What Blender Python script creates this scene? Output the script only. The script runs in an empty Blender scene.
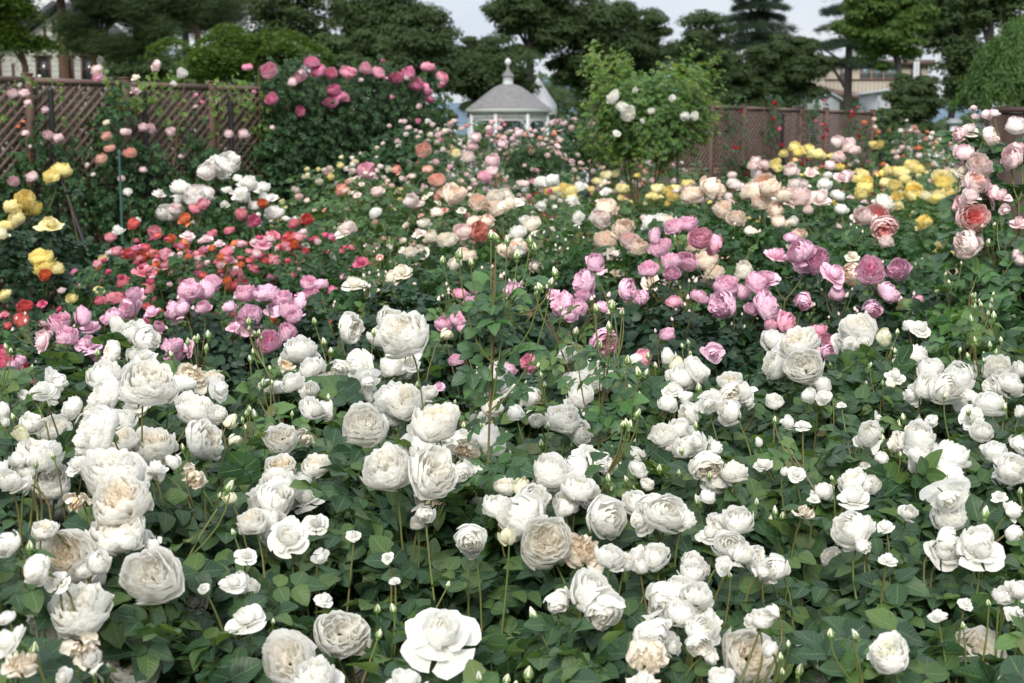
import bpy, math, random
import numpy as np
from mathutils import Vector, Matrix

# ------------------------------------------------------------------ camera, world, sun
sc = bpy.context.scene
col = sc.collection
rnd = random.Random(11)
rng = np.random.default_rng(11)
R = math.radians

F = 1400.0                      # focal length in pixels of the 1024 px wide frame
HOR = 146.0                     # row of the horizon
EYE = 1.5
PITCH = math.atan((341.5 - HOR) / F)
cam_d = bpy.data.cameras.new('camera')
cam = bpy.data.objects.new('camera', cam_d)
col.objects.link(cam)
cam.location = (0, 0, EYE)
cam.rotation_euler = (math.pi / 2 - PITCH, 0, 0)
cam_d.sensor_width = 36.0
cam_d.lens = F / 1024 * 36.0
cam_d.clip_start = 0.05
cam_d.clip_end = 3000
cam_d.dof.use_dof = True
cam_d.dof.focus_distance = 2.7
cam_d.dof.aperture_fstop = 9.5
sc.camera = cam

sc.render.engine = 'CYCLES'
sc.cycles.use_denoising = True
sc.cycles.max_bounces = 8
sc.cycles.diffuse_bounces = 6
sc.cycles.glossy_bounces = 2
sc.cycles.transmission_bounces = 4
sc.cycles.transparent_max_bounces = 4
sc.view_settings.view_transform = 'Standard'
sc.view_settings.look = 'None'
sc.view_settings.gamma = 1
sc.view_settings.exposure = 0.56
sc.view_settings.use_curve_mapping = False

SUN_EL, SUN_AZ = R(36), R(190)   # azimuth measured clockwise from +Y
world = bpy.data.worlds.new('World')
sc.world = world
world.use_nodes = True
wn, wl = world.node_tree.nodes, world.node_tree.links
wn.clear()
wo = wn.new('ShaderNodeOutputWorld')
bg = wn.new('ShaderNodeBackground')
bg.inputs['Strength'].default_value = 0.1
wl.new(bg.outputs[0], wo.inputs[0])
sky = wn.new('ShaderNodeTexSky')
sky.sky_type = 'NISHITA'
sky.sun_disc = False
sky.sun_elevation = SUN_EL
sky.sun_rotation = SUN_AZ
tcw = wn.new('ShaderNodeTexCoord')
sep = wn.new('ShaderNodeSeparateXYZ')
wl.new(tcw.outputs['Generated'], sep.inputs[0])
mp = wn.new('ShaderNodeMapping'); mp.inputs['Scale'].default_value = (1, 1, 3.2)
wl.new(tcw.outputs['Generated'], mp.inputs[0])
nz = wn.new('ShaderNodeTexNoise'); nz.inputs['Scale'].default_value = 2.6; nz.inputs['Detail'].default_value = 7
nz.inputs['Roughness'].default_value = 0.55
wl.new(mp.outputs[0], nz.inputs['Vector'])
elev = wn.new('ShaderNodeMapRange')            # overcast: brighter overhead
elev.inputs['From Min'].default_value = 0.0; elev.inputs['From Max'].default_value = 0.9
elev.inputs['To Min'].default_value = 5.5; elev.inputs['To Max'].default_value = 13.5
wl.new(sep.outputs['Z'], elev.inputs['Value'])
cr = wn.new('ShaderNodeValToRGB')
cr.color_ramp.elements[0].position = 0.34; cr.color_ramp.elements[0].color = (0.74, 0.82, 0.95, 1)
cr.color_ramp.elements[1].position = 0.62; cr.color_ramp.elements[1].color = (1.0, 1.0, 1.0, 1)
wl.new(nz.outputs['Fac'], cr.inputs[0])
cm = wn.new('ShaderNodeVectorMath'); cm.operation = 'SCALE'
wl.new(cr.outputs[0], cm.inputs[0]); wl.new(elev.outputs[0], cm.inputs['Scale'])
mx = wn.new('ShaderNodeMix'); mx.data_type = 'RGBA'
mx.inputs[0].default_value = 0.93
wl.new(sky.outputs[0], mx.inputs[6]); wl.new(cm.outputs[0], mx.inputs[7])
wl.new(mx.outputs[2], bg.inputs['Color'])

sd = bpy.data.lights.new('sun', 'SUN')
sd.energy = 2.5
sd.angle = R(18)
sd.color = (1.0, 0.95, 0.86)
sun = bpy.data.objects.new('sun', sd)
col.objects.link(sun)
sdir = Vector((math.sin(SUN_AZ) * math.cos(SUN_EL), math.cos(SUN_AZ) * math.cos(SUN_EL), math.sin(SUN_EL)))
sun.rotation_euler = sdir.to_track_quat('Z', 'Y').to_euler()
sun.location = (0, 0, 30)

# ------------------------------------------------------------------ helpers
CF = np.array([0, math.cos(PITCH), -math.sin(PITCH)])
CU = np.array([0, math.sin(PITCH), math.cos(PITCH)])
CR = np.array([1.0, 0, 0])
CAM = np.array([0, 0, EYE])


def at(px, py, d):
    """a point seen at (px, py) of the photograph, d metres along the optical axis"""
    return CAM + d * (CF + (px - 512) / F * CR - (py - 341.5) / F * CU)


def project(P):
    q = P - CAM
    d = q @ CF
    d = np.where(d > 0.05, d, 0.05)
    return 512 + F * (q @ CR) / d, 341.5 - F * (q @ CU) / d, d


def unit(v):
    return v / (np.linalg.norm(v, axis=-1, keepdims=True) + 1e-9)


def new_mesh(name, V, Q, uv=None, mats=None, mi=None, att=None, smooth=True):
    V = np.asarray(V, np.float32); Q = np.asarray(Q, np.int32)
    me = bpy.data.meshes.new(name)
    me.vertices.add(len(V)); me.vertices.foreach_set('co', V.ravel())
    k = Q.shape[1]
    me.loops.add(Q.size); me.loops.foreach_set('vertex_index', Q.ravel())
    me.polygons.add(len(Q))
    me.polygons.foreach_set('loop_start', np.arange(0, Q.size, k, dtype=np.int32))
    me.polygons.foreach_set('loop_total', np.full(len(Q), k, np.int32))
    if smooth:
        me.polygons.foreach_set('use_smooth', np.ones(len(Q), bool))
    if mi is not None:
        me.polygons.foreach_set('material_index', np.asarray(mi, np.int32))
    if uv is not None:
        l = me.uv_layers.new(name='UVMap')
        l.data.foreach_set('uv', np.asarray(uv, np.float32)[Q.ravel()].ravel())
    if att is not None:
        a = me.attributes.new('tint', 'FLOAT', 'POINT')
        a.data.foreach_set('value', np.asarray(att, np.float32))
    for m in (mats or []):
        me.materials.append(m)
    me.update(calc_edges=True)
    return me


def link(name, data, parent=None, loc=(0, 0, 0)):
    o = bpy.data.objects.new(name, data)
    col.objects.link(o)
    if parent is not None:
        o.parent = parent
    o.location = loc
    return o


def tag(o, label=None, cat=None, group=None, kind=None):
    if label: o['label'] = label
    if cat: o['category'] = cat
    if group: o['group'] = group
    if kind: o['kind'] = kind
    return o


def empty(name, loc, label, cat, group=None):
    o = bpy.data.objects.new(name, None)
    col.objects.link(o)
    o.location = loc
    o.empty_display_size = 0.2
    return tag(o, label, cat, group)


class MB:
    """collects quads"""
    def __init__(s):
        s.V = []; s.Q = []; s.n = 0; s.M = []; s.U = []

    def add(s, V, Q, m=0, U=None):
        V = np.asarray(V, float)
        if len(V) == 0: return
        s.V.append(V); s.Q.append(np.asarray(Q, int) + s.n); s.n += len(V)
        s.M.append(np.full(len(Q), m)); s.U.append(np.zeros((len(V), 2)) if U is None else U)

    def tube(s, P, rad, sides=5, m=0):
        P = np.asarray(P, float); n = len(P)
        rad = np.broadcast_to(np.asarray(rad, float), (n,))
        T = np.gradient(P, axis=0); T = unit(T)
        ref = np.array([0.31, 0.22, 0.92]) if abs(T[0][2]) < 0.9 else np.array([1.0, 0.1, 0])
        A = unit(np.cross(T, ref)); B = np.cross(T, A)
        a = np.arange(sides) * 2 * math.pi / sides
        V = P[:, None, :] + rad[:, None, None] * (np.cos(a)[None, :, None] * A[:, None, :] + np.sin(a)[None, :, None] * B[:, None, :])
        V = V.reshape(-1, 3)
        Q = []
        for i in range(n - 1):
            for j in range(sides):
                k = (j + 1) % sides
                Q.append((i * sides + j, i * sides + k, (i + 1) * sides + k, (i + 1) * sides + j))
        s.add(V, Q, m)

    def box(s, c, size, rot=None, m=0):
        c = np.asarray(c, float); h = np.asarray(size, float) / 2
        V = np.array([[x, y, z] for x in (-1, 1) for y in (-1, 1) for z in (-1, 1)], float) * h
        if rot is not None: V = V @ np.asarray(rot).T
        s.add(V + c, [(0, 1, 3, 2), (4, 6, 7, 5), (0, 4, 5, 1), (2, 3, 7, 6), (0, 2, 6, 4), (1, 5, 7, 3)], m)

    def lathe(s, prof, c=(0, 0, 0), sides=16, m=0, ph=0.0):
        a = np.arange(sides) * 2 * math.pi / sides + ph
        V = np.array([[r * math.cos(t), r * math.sin(t), z] for r, z in prof for t in a]) + np.asarray(c, float)
        Q = [(i * sides + j, i * sides + (j + 1) % sides, (i + 1) * sides + (j + 1) % sides, (i + 1) * sides + j)
             for i in range(len(prof) - 1) for j in range(sides)]
        s.add(V, Q, m)

    def build(s, name, mats, parent=None, loc=(0, 0, 0), smooth=False, uv=False):
        if not s.V: return None
        me = new_mesh(name, np.concatenate(s.V), np.concatenate(s.Q), mats=mats if isinstance(mats, list) else [mats],
                      mi=np.concatenate(s.M), smooth=smooth, uv=np.concatenate(s.U) if uv else None)
        return link(name, me, parent, loc)


def rotz(a):
    c, s_ = math.cos(a), math.sin(a)
    return np.array([[c, -s_, 0], [s_, c, 0], [0, 0, 1]])


# ------------------------------------------------------------------ materials
def mat(name):
    m = bpy.data.materials.new(name); m.use_nodes = True
    n, l = m.node_tree.nodes, m.node_tree.links
    n.clear()
    o = n.new('ShaderNodeOutputMaterial')
    return m, n, l, o


def simple(name, c, rough=0.7, metal=0.0, noise=0.0, scale=8.0, bump=0.0, c2=None, spec=0.4, stretch=(1, 1, 1)):
    m, n, l, o = mat(name)
    p = n.new('ShaderNodeBsdfPrincipled')
    p.inputs['Base Color'].default_value = (*c, 1)
    p.inputs['Roughness'].default_value = rough
    p.inputs['Metallic'].default_value = metal
    p.inputs['Specular IOR Level'].default_value = spec
    l.new(p.outputs[0], o.inputs[0])
    if noise or c2 or bump:
        tc = n.new('ShaderNodeTexCoord')
        mpn = n.new('ShaderNodeMapping'); mpn.inputs['Scale'].default_value = stretch
        l.new(tc.outputs['Object'], mpn.inputs[0])
        t = n.new('ShaderNodeTexNoise'); t.inputs['Scale'].default_value = scale; t.inputs['Detail'].default_value = 6
        l.new(mpn.outputs[0], t.inputs['Vector'])
        r = n.new('ShaderNodeValToRGB')
        r.color_ramp.elements[0].position = 0.33; r.color_ramp.elements[1].position = 0.67
        a = c2 or tuple(x * (1 - noise) for x in c)
        r.color_ramp.elements[0].color = (*a, 1); r.color_ramp.elements[1].color = (*c, 1)
        l.new(t.outputs['Fac'], r.inputs[0]); l.new(r.outputs[0], p.inputs['Base Color'])
        if bump:
            b = n.new('ShaderNodeBump'); b.inputs['Strength'].default_value = bump; b.inputs['Distance'].default_value = 0.02
            l.new(t.outputs['Fac'], b.inputs['Height']); l.new(b.outputs[0], p.inputs['Normal'])
    return m


def leaf_mat(name, cols, rough=0.45, trans=0.22, veins=False, spec=0.45, back=1.5, tcol=None):
    """cols: three or four greens picked at random leaf by leaf"""
    m, n, l, o = mat(name)
    g = n.new('ShaderNodeNewGeometry')
    r = n.new('ShaderNodeValToRGB')
    els = r.color_ramp.elements
    while len(els) < len(cols): els.new(0.5)
    for i, c in enumerate(cols):
        els[i].position = i / (len(cols) - 1); els[i].color = (*c, 1)
    l.new(g.outputs['Random Per Island'], r.inputs[0])
    base = r.outputs[0]
    p = n.new('ShaderNodeBsdfPrincipled')
    p.inputs['Roughness'].default_value = rough
    p.inputs['Specular IOR Level'].default_value = spec
    if veins:
        tc = n.new('ShaderNodeTexCoord'); sx = n.new('ShaderNodeSeparateXYZ'); l.new(tc.outputs['UV'], sx.inputs[0])
        def M(op, a, b=None, c=None):
            k = n.new('ShaderNodeMath'); k.operation = op
            for i, x in enumerate((a, b, c)):
                if x is None: continue
                if isinstance(x, (int, float)): k.inputs[i].default_value = x
                else: l.new(x, k.inputs[i])
            return k.outputs[0]
        au = M('ABSOLUTE', M('SUBTRACT', sx.outputs[0], 0.5))
        ph = M('MULTIPLY', M('SUBTRACT', sx.outputs[1], M('MULTIPLY', au, 0.75)), 44.0)
        s_ = M('POWER', M('MULTIPLY_ADD', M('SINE', ph), 0.5, 0.5), 5.0)
        mid = M('LESS_THAN', au, 0.022)
        h = M('MAXIMUM', M('MULTIPLY', s_, 0.5), mid)
        bp = n.new('ShaderNodeBump'); bp.inputs['Strength'].default_value = 0.3; bp.inputs['Distance'].default_value = 0.002
        bp.invert = True
        l.new(h, bp.inputs['Height']); l.new(bp.outputs[0], p.inputs['Normal'])
        mv = n.new('ShaderNodeMix'); mv.data_type = 'RGBA'
        l.new(M('MULTIPLY', M('MAXIMUM', M('MULTIPLY', s_, 0.35), mid), 0.5), mv.inputs[0])
        l.new(base, mv.inputs[6]); mv.inputs[7].default_value = (0.16, 0.24, 0.10, 1)
        base = mv.outputs[2]
    mb = n.new('ShaderNodeMix'); mb.data_type = 'RGBA'; mb.blend_type = 'MULTIPLY'; mb.inputs[0].default_value = 1
    bk = n.new('ShaderNodeMix'); bk.data_type = 'RGBA'
    l.new(g.outputs['Backfacing'], bk.inputs[0])
    bk.inputs[6].default_value = (1, 1, 1, 1); bk.inputs[7].default_value = (back * 1.05, back, back * 1.1, 1)
    l.new(base, mb.inputs[6]); l.new(bk.outputs[2], mb.inputs[7])
    l.new(mb.outputs[2], p.inputs['Base Color'])
    t = n.new('ShaderNodeBsdfTranslucent')
    tm = n.new('ShaderNodeMix'); tm.data_type = 'RGBA'; tm.blend_type = 'MULTIPLY'; tm.inputs[0].default_value = 1
    l.new(base, tm.inputs[6]); tm.inputs[7].default_value = (*(tcol or (2.6, 2.4, 1.0)), 1)
    l.new(tm.outputs[2], t.inputs['Color'])
    ms = n.new('ShaderNodeMixShader'); ms.inputs[0].default_value = trans
    l.new(p.outputs[0], ms.inputs[1]); l.new(t.outputs[0], ms.inputs[2]); l.new(ms.outputs[0], o.inputs[0])
    return m


def petal_mat(name, outer, inner, var=0.06, second=None, trans=0.14):
    """outer/inner: colour of the outer petals and of the heart; second: another colour some blooms of the bush have"""
    m, n, l, o = mat(name)
    a = n.new('ShaderNodeAttribute'); a.attribute_name = 'tint'
    oi = n.new('ShaderNodeObjectInfo')
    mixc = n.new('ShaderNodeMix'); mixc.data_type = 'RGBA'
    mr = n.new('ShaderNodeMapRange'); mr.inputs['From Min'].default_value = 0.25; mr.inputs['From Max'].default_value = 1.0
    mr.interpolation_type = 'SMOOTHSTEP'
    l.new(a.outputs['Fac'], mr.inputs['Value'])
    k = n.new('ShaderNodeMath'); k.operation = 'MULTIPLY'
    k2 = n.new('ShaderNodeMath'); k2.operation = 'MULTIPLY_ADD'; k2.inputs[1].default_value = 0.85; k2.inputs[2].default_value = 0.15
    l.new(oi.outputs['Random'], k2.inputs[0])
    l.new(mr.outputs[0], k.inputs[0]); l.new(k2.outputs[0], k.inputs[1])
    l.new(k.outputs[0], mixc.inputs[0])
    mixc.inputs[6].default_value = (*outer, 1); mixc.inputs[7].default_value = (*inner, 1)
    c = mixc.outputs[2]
    if second:
        pw = n.new('ShaderNodeMath'); pw.operation = 'FRACT'
        q = n.new('ShaderNodeMath'); q.operation = 'MULTIPLY'; q.inputs[1].default_value = 7.31
        l.new(oi.outputs['Random'], q.inputs[0]); l.new(q.outputs[0], pw.inputs[0])
        m2 = n.new('ShaderNodeMix'); m2.data_type = 'RGBA'
        l.new(pw.outputs[0], m2.inputs[0]); l.new(c, m2.inputs[6]); m2.inputs[7].default_value = (*second, 1)
        c = m2.outputs[2]
    tc = n.new('ShaderNodeTexCoord')
    nzz = n.new('ShaderNodeTexNoise'); nzz.inputs['Scale'].default_value = 2.2; nzz.inputs['Detail'].default_value = 4
    l.new(tc.outputs['Object'], nzz.inputs['Vector'])
    hv = n.new('ShaderNodeHueSaturation')
    vv = n.new('ShaderNodeMapRange'); vv.inputs['To Min'].default_value = 1 - var * 2; vv.inputs['To Max'].default_value = 1 + var
    l.new(nzz.outputs['Fac'], vv.inputs['Value']); l.new(vv.outputs[0], hv.inputs['Value']); l.new(c, hv.inputs['Color'])
    p = n.new('ShaderNodeBsdfPrincipled')
    p.inputs['Roughness'].default_value = 0.62; p.inputs['Specular IOR Level'].default_value = 0.25
    l.new(hv.outputs[0], p.inputs['Base Color'])
    b = n.new('ShaderNodeBump'); b.inputs['Strength'].default_value = 0.25; b.inputs['Distance'].default_value = 0.05
    n3 = n.new('ShaderNodeTexNoise'); n3.inputs['Scale'].default_value = 5; n3.inputs['Detail'].default_value = 5
    l.new(tc.outputs['Object'], n3.inputs['Vector']); l.new(n3.outputs['Fac'], b.inputs['Height']); l.new(b.outputs[0], p.inputs['Normal'])
    t = n.new('ShaderNodeBsdfTranslucent'); gm = n.new('ShaderNodeGamma'); gm.inputs[1].default_value = 0.7; l.new(hv.outputs[0], gm.inputs[0]); l.new(gm.outputs[0], t.inputs['Color'])
    ms = n.new('ShaderNodeMixShader'); ms.inputs[0].default_value = trans
    l.new(p.outputs[0], ms.inputs[1]); l.new(t.outputs[0], ms.inputs[2]); l.new(ms.outputs[0], o.inputs[0])
    return m


G = {}
G['near'] = leaf_mat('rose_leaf_near', [(0.016, 0.044, 0.024), (0.025, 0.062, 0.030), (0.040, 0.086, 0.034), (0.08, 0.135, 0.036)], 0.44, 0.25, veins=True, spec=0.3)
G['mauve'] = leaf_mat('rose_leaf_dark', [(0.009, 0.028, 0.014), (0.014, 0.040, 0.019), (0.022, 0.056, 0.024)], 0.48, 0.16, spec=0.3)
G['mid'] = leaf_mat('rose_leaf_mid', [(0.015, 0.045, 0.018), (0.026, 0.070, 0.024), (0.045, 0.11, 0.03)], 0.52, 0.2, spec=0.3)
G['fresh'] = leaf_mat('rose_leaf_fresh', [(0.04, 0.11, 0.025), (0.07, 0.16, 0.03), (0.12, 0.22, 0.04), (0.2, 0.2, 0.05)], 0.5, 0.3)
G['climb'] = leaf_mat('climber_leaf', [(0.014, 0.040, 0.016), (0.024, 0.062, 0.022), (0.042, 0.095, 0.028)], 0.5, 0.22, spec=0.3)
G['far'] = leaf_mat('rose_leaf_far', [(0.03, 0.07, 0.028), (0.05, 0.11, 0.035), (0.08, 0.15, 0.045)], 0.55, 0.25)
G['shrub'] = leaf_mat('climber_shrub_leaf', [(0.028, 0.07, 0.022), (0.045, 0.11, 0.028), (0.085, 0.17, 0.035), (0.12, 0.20, 0.04)], 0.5, 0.28)
G['pink'] = leaf_mat('rose_leaf_broad', [(0.022, 0.062, 0.028), (0.035, 0.095, 0.034), (0.06, 0.15, 0.035)], 0.42, 0.22, veins=True)
YOUNG = leaf_mat('young_rose_leaf', [(0.03, 0.075, 0.025), (0.05, 0.12, 0.03), (0.085, 0.17, 0.04), (0.11, 0.085, 0.035)], 0.4, 0.28, veins=True)
REDSTEM = simple('reddish_stem', (0.17, 0.075, 0.04), 0.5, c2=(0.12, 0.13, 0.04), scale=12)
CANE = simple('cane_bark', (0.12, 0.12, 0.045), 0.6, c2=(0.15, 0.05, 0.028), scale=9, bump=0.2)
STEM = simple('green_stem', (0.10, 0.17, 0.045), 0.55, c2=(0.14, 0.10, 0.035), scale=14)
SEPAL = simple('sepal_green', (0.10, 0.19, 0.05), 0.55, c2=(0.16, 0.24, 0.07), scale=60)
PM = {
    'white': petal_mat('petal_white', (0.90, 0.89, 0.84), (0.90, 0.85, 0.75), var=0.015, trans=0.42),
    'whitecream': petal_mat('petal_cream_white', (0.90, 0.88, 0.82), (0.89, 0.80, 0.65), var=0.015, trans=0.42),
    'pure': petal_mat('petal_pure_white', (0.90, 0.89, 0.845), (0.89, 0.87, 0.75), var=0.015, trans=0.42),
    'spent': petal_mat('petal_spent', (0.86, 0.80, 0.69), (0.68, 0.48, 0.26), var=0.15),
    'yellowbud': petal_mat('petal_yellow_bud', (0.86, 0.84, 0.62), (0.84, 0.80, 0.5)),
    'mauve': petal_mat('petal_mauve', (0.86, 0.54, 0.67), (0.79, 0.32, 0.49), var=0.08, second=(0.85, 0.58, 0.72)),
    'rosepink': petal_mat('petal_rose_pink', (0.84, 0.40, 0.52), (0.78, 0.22, 0.36), var=0.1, second=(0.82, 0.46, 0.56)),
    'hotpink': petal_mat('petal_hot_pink', (0.84, 0.34, 0.51), (0.78, 0.20, 0.38), var=0.12, second=(0.78, 0.30, 0.46)),
    'coral': petal_mat('petal_coral', (0.82, 0.20, 0.18), (0.82, 0.30, 0.12), var=0.1, second=(0.78, 0.16, 0.22)),
    'corpink': petal_mat('petal_coral_pink', (0.80, 0.24, 0.33), (0.82, 0.38, 0.28), var=0.12, second=(0.82, 0.42, 0.48)),
    'orange': petal_mat('petal_orange', (0.84, 0.26, 0.12), (0.84, 0.38, 0.14), var=0.1),
    'red': petal_mat('petal_red', (0.42, 0.012, 0.025), (0.36, 0.01, 0.02), var=0.15),
    'crimson': petal_mat('petal_crimson', (0.74, 0.13, 0.25), (0.66, 0.07, 0.16), var=0.15, second=(0.7, 0.16, 0.28)),
    'apricot': petal_mat('petal_apricot', (0.88, 0.73, 0.61), (0.86, 0.44, 0.24), var=0.07, second=(0.86, 0.74, 0.62)),
    'cream': petal_mat('petal_cream', (0.88, 0.81, 0.68), (0.86, 0.60, 0.34), var=0.07, second=(0.85, 0.82, 0.74)),
    'blush': petal_mat('petal_blush', (0.87, 0.69, 0.66), (0.84, 0.44, 0.36), var=0.07, second=(0.85, 0.76, 0.72)),
    'blushwhite': petal_mat('petal_blush_white', (0.85, 0.76, 0.74), (0.84, 0.62, 0.60), var=0.06, second=(0.85, 0.84, 0.80)),
    'palepink': petal_mat('petal_pale_pink', (0.87, 0.67, 0.69), (0.84, 0.50, 0.54), var=0.07, second=(0.85, 0.68, 0.70)),
    'coralheart': petal_mat('petal_coral_heart', (0.85, 0.60, 0.58), (0.80, 0.16, 0.14), var=0.05),
    'peachpink': petal_mat('petal_peach_pink', (0.84, 0.42, 0.34), (0.84, 0.36, 0.22), var=0.1, second=(0.85, 0.56, 0.46)),
    'yellow': petal_mat('petal_yellow', (0.88, 0.74, 0.22), (0.86, 0.50, 0.03), var=0.07, second=(0.88, 0.80, 0.42)),
    'paleyellow': petal_mat('petal_pale_yellow', (0.86, 0.76, 0.34), (0.86, 0.62, 0.14), var=0.07, second=(0.86, 0.82, 0.58)),
}

# ------------------------------------------------------------------ leaflets and compound leaves
def leaflet(nu, nv, fold=0.25, droop=0.22, width=0.64, serr=0.0):
    """unit leaflet along +Y, base at the origin, normal +Z"""
    V = []; U = []
    for j in range(nv + 1):
        v = j / nv
        w = width * 0.5 * (math.sin(math.pi * min(1, v ** 0.78)) ** 0.75) if 0 < v < 1 else 0.012
        if serr and 0 < j < nv: w *= 1 + serr * (1 if j % 2 else -1)
        for i in range(nu + 1):
            u = 2 * i / nu - 1
            x = u * w
            z = fold * abs(x) - droop * v * v + 0.03 * math.sin(v * 9 + u * 2)
            V.append((x, v, z)); U.append((0.5 + u * 0.5, v))
    Q = [(j * (nu + 1) + i, j * (nu + 1) + i + 1, (j + 1) * (nu + 1) + i + 1, (j + 1) * (nu + 1) + i)
         for j in range(nv) for i in range(nu)]
    return np.array(V), np.array(Q), np.array(U)


def compound(nu, nv, seed=0, serr=0.0, five=True, rachis=True):
    """a rose leaf with five leaflets, about 2.4 units long (one unit = terminal leaflet)"""
    r_ = random.Random(seed)
    b = MB()
    spots = [(0, 1.25, 0, 1.0)] + [(sx, y, sx * a, s) for y, a, s in ((1.12, 68, 0.88), (0.55, 74, 0.72)) for sx in (-1, 1)]
    for sx, y, ang, s in spots:
        V, Q, U = leaflet(nu, nv, fold=r_.uniform(0.12, 0.42), droop=r_.uniform(0.08, 0.35), serr=serr, width=r_.uniform(0.7, 0.86))
        s *= r_.uniform(0.9, 1.08)
        a = -R(ang + (r_.uniform(-8, 8)))
        ti = r_.uniform(-0.3, 0.3)
        c, n = math.cos(ti), math.sin(ti)
        V = V @ np.array([[c, 0, n], [0, 1, 0], [-n, 0, c]]).T
        V = (V * s) @ rotz(a).T + np.array([0, y, -0.06 * y * y])
        b.add(V, Q, 0, U)
    if rachis:
        t = np.linspace(0, 1.3, 4)
        b.tube(np.stack([0 * t, t, -0.06 * t * t - 0.01], 1), [0.022, 0.02, 0.016, 0.01], 3, 0)
    return np.concatenate(b.V), np.concatenate(b.Q), np.concatenate(b.U)


COMP = {
    'near': [compound(2, 8, s, 0.035) for s in range(4)],
    'mid': [compound(2, 3, s, rachis=False) for s in range(3)],
    'far': [compound(1, 2, s, rachis=False) for s in range(3)],
}


def frames(N, rs, axis=None):
    """rotation matrices whose third column is close to N"""
    k = len(N)
    N = unit(N)
    A = rs.normal(size=(k, 3)) if axis is None else axis + 0.35 * rs.normal(size=(k, 3))
    Y = unit(A - (A * N).sum(1, keepdims=True) * N)
    X = np.cross(Y, N)
    return np.stack([X, Y, N], axis=2)


def scatter(tpls, P, N, size, rs, axis=None):
    """bakes templates at P with normals N"""
    if len(P) == 0: return np.zeros((0, 3)), np.zeros((0, 4), int), np.zeros((0, 2))
    M = frames(N, rs, axis)
    size = np.broadcast_to(size, (len(P),))
    which = rs.integers(0, len(tpls), len(P))
    Vs, Qs, Us, n = [], [], [], 0
    for i, (V, Q, U) in enumerate(tpls):
        s = which == i
        if not s.any(): continue
        W = np.einsum('kij,vj->kvi', M[s], V) * size[s][:, None, None] + P[s][:, None, :]
        kk = s.sum()
        Vs.append(W.reshape(-1, 3))
        Qs.append((Q[None] + (np.arange(kk) * len(V))[:, None, None]).reshape(-1, Q.shape[1]) + n)
        Us.append(np.tile(U, (kk, 1)))
        n += kk * len(V)
    return np.concatenate(Vs), np.concatenate(Qs), np.concatenate(Us)


# ------------------------------------------------------------------ blooms (unit radius 1, axis +Z, calyx near z = -0.75)
def petal_grid(phi, hw, P0, P1, P2, ruf, r_, tint, nu=7, nv=6, spiral=0.08, notch=0.2, lean=0.0):
    f1, f2, p1, p2 = r_.uniform(2, 4), r_.uniform(4, 7), r_.uniform(0, 6), r_.uniform(0, 6)
    V = []; T = []
    for j in range(nv + 1):
        for i in range(nu + 1):
            u = 2 * i / nu - 1
            v = j / nv * (1 - notch * abs(u) ** 3.2)
            r = (1 - v) ** 2 * P0[0] + 2 * v * (1 - v) * P1[0] + v * v * P2[0]
            z = (1 - v) ** 2 * P0[1] + 2 * v * (1 - v) * P1[1] + v * v * P2[1]
            w = ruf * v * v * (math.sin(f1 * u + p1) + 0.5 * math.sin(f2 * u + p2 + v * 2))
            r = r * (1 + spiral * u) + w
            z = z + 0.6 * ruf * v * v * math.sin(f2 * u + p1)
            a = phi + u * hw * (0.45 + 0.55 * math.sqrt(v)) + lean * v
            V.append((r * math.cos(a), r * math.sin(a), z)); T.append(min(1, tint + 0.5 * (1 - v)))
    Q = [(j * (nu + 1) + i, j * (nu + 1) + i + 1, (j + 1) * (nu + 1) + i + 1, (j + 1) * (nu + 1) + i) for j in range(nv) for i in range(nu)]
    return np.array(V), np.array(Q), T


def blade(x, y, yaw, w, z0, z1, curl, r_, tint, nu=4, nv=4):
    V = []; p = r_.uniform(0, 6)
    c, s_ = math.cos(yaw), math.sin(yaw)
    tilt = r_.uniform(-0.2, 0.25)
    for j in range(nv + 1):
        for i in range(nu + 1):
            u = 2 * i / nu - 1; v = j / nv
            lx = u * w * (0.6 + 0.4 * v)
            ly = curl * u * u * w + 0.05 * math.sin(3 * u + p) * v + tilt * v * v * 0.4
            z = z0 + (z1 - z0) * v * (1 - 0.18 * u * u)
            V.append((x + lx * c - ly * s_, y + lx * s_ + ly * c, z))
    Q = [(j * (nu + 1) + i, j * (nu + 1) + i + 1, (j + 1) * (nu + 1) + i + 1, (j + 1) * (nu + 1) + i) for j in range(nv) for i in range(nu)]
    return np.array(V), np.array(Q), [tint] * len(V)


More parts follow.
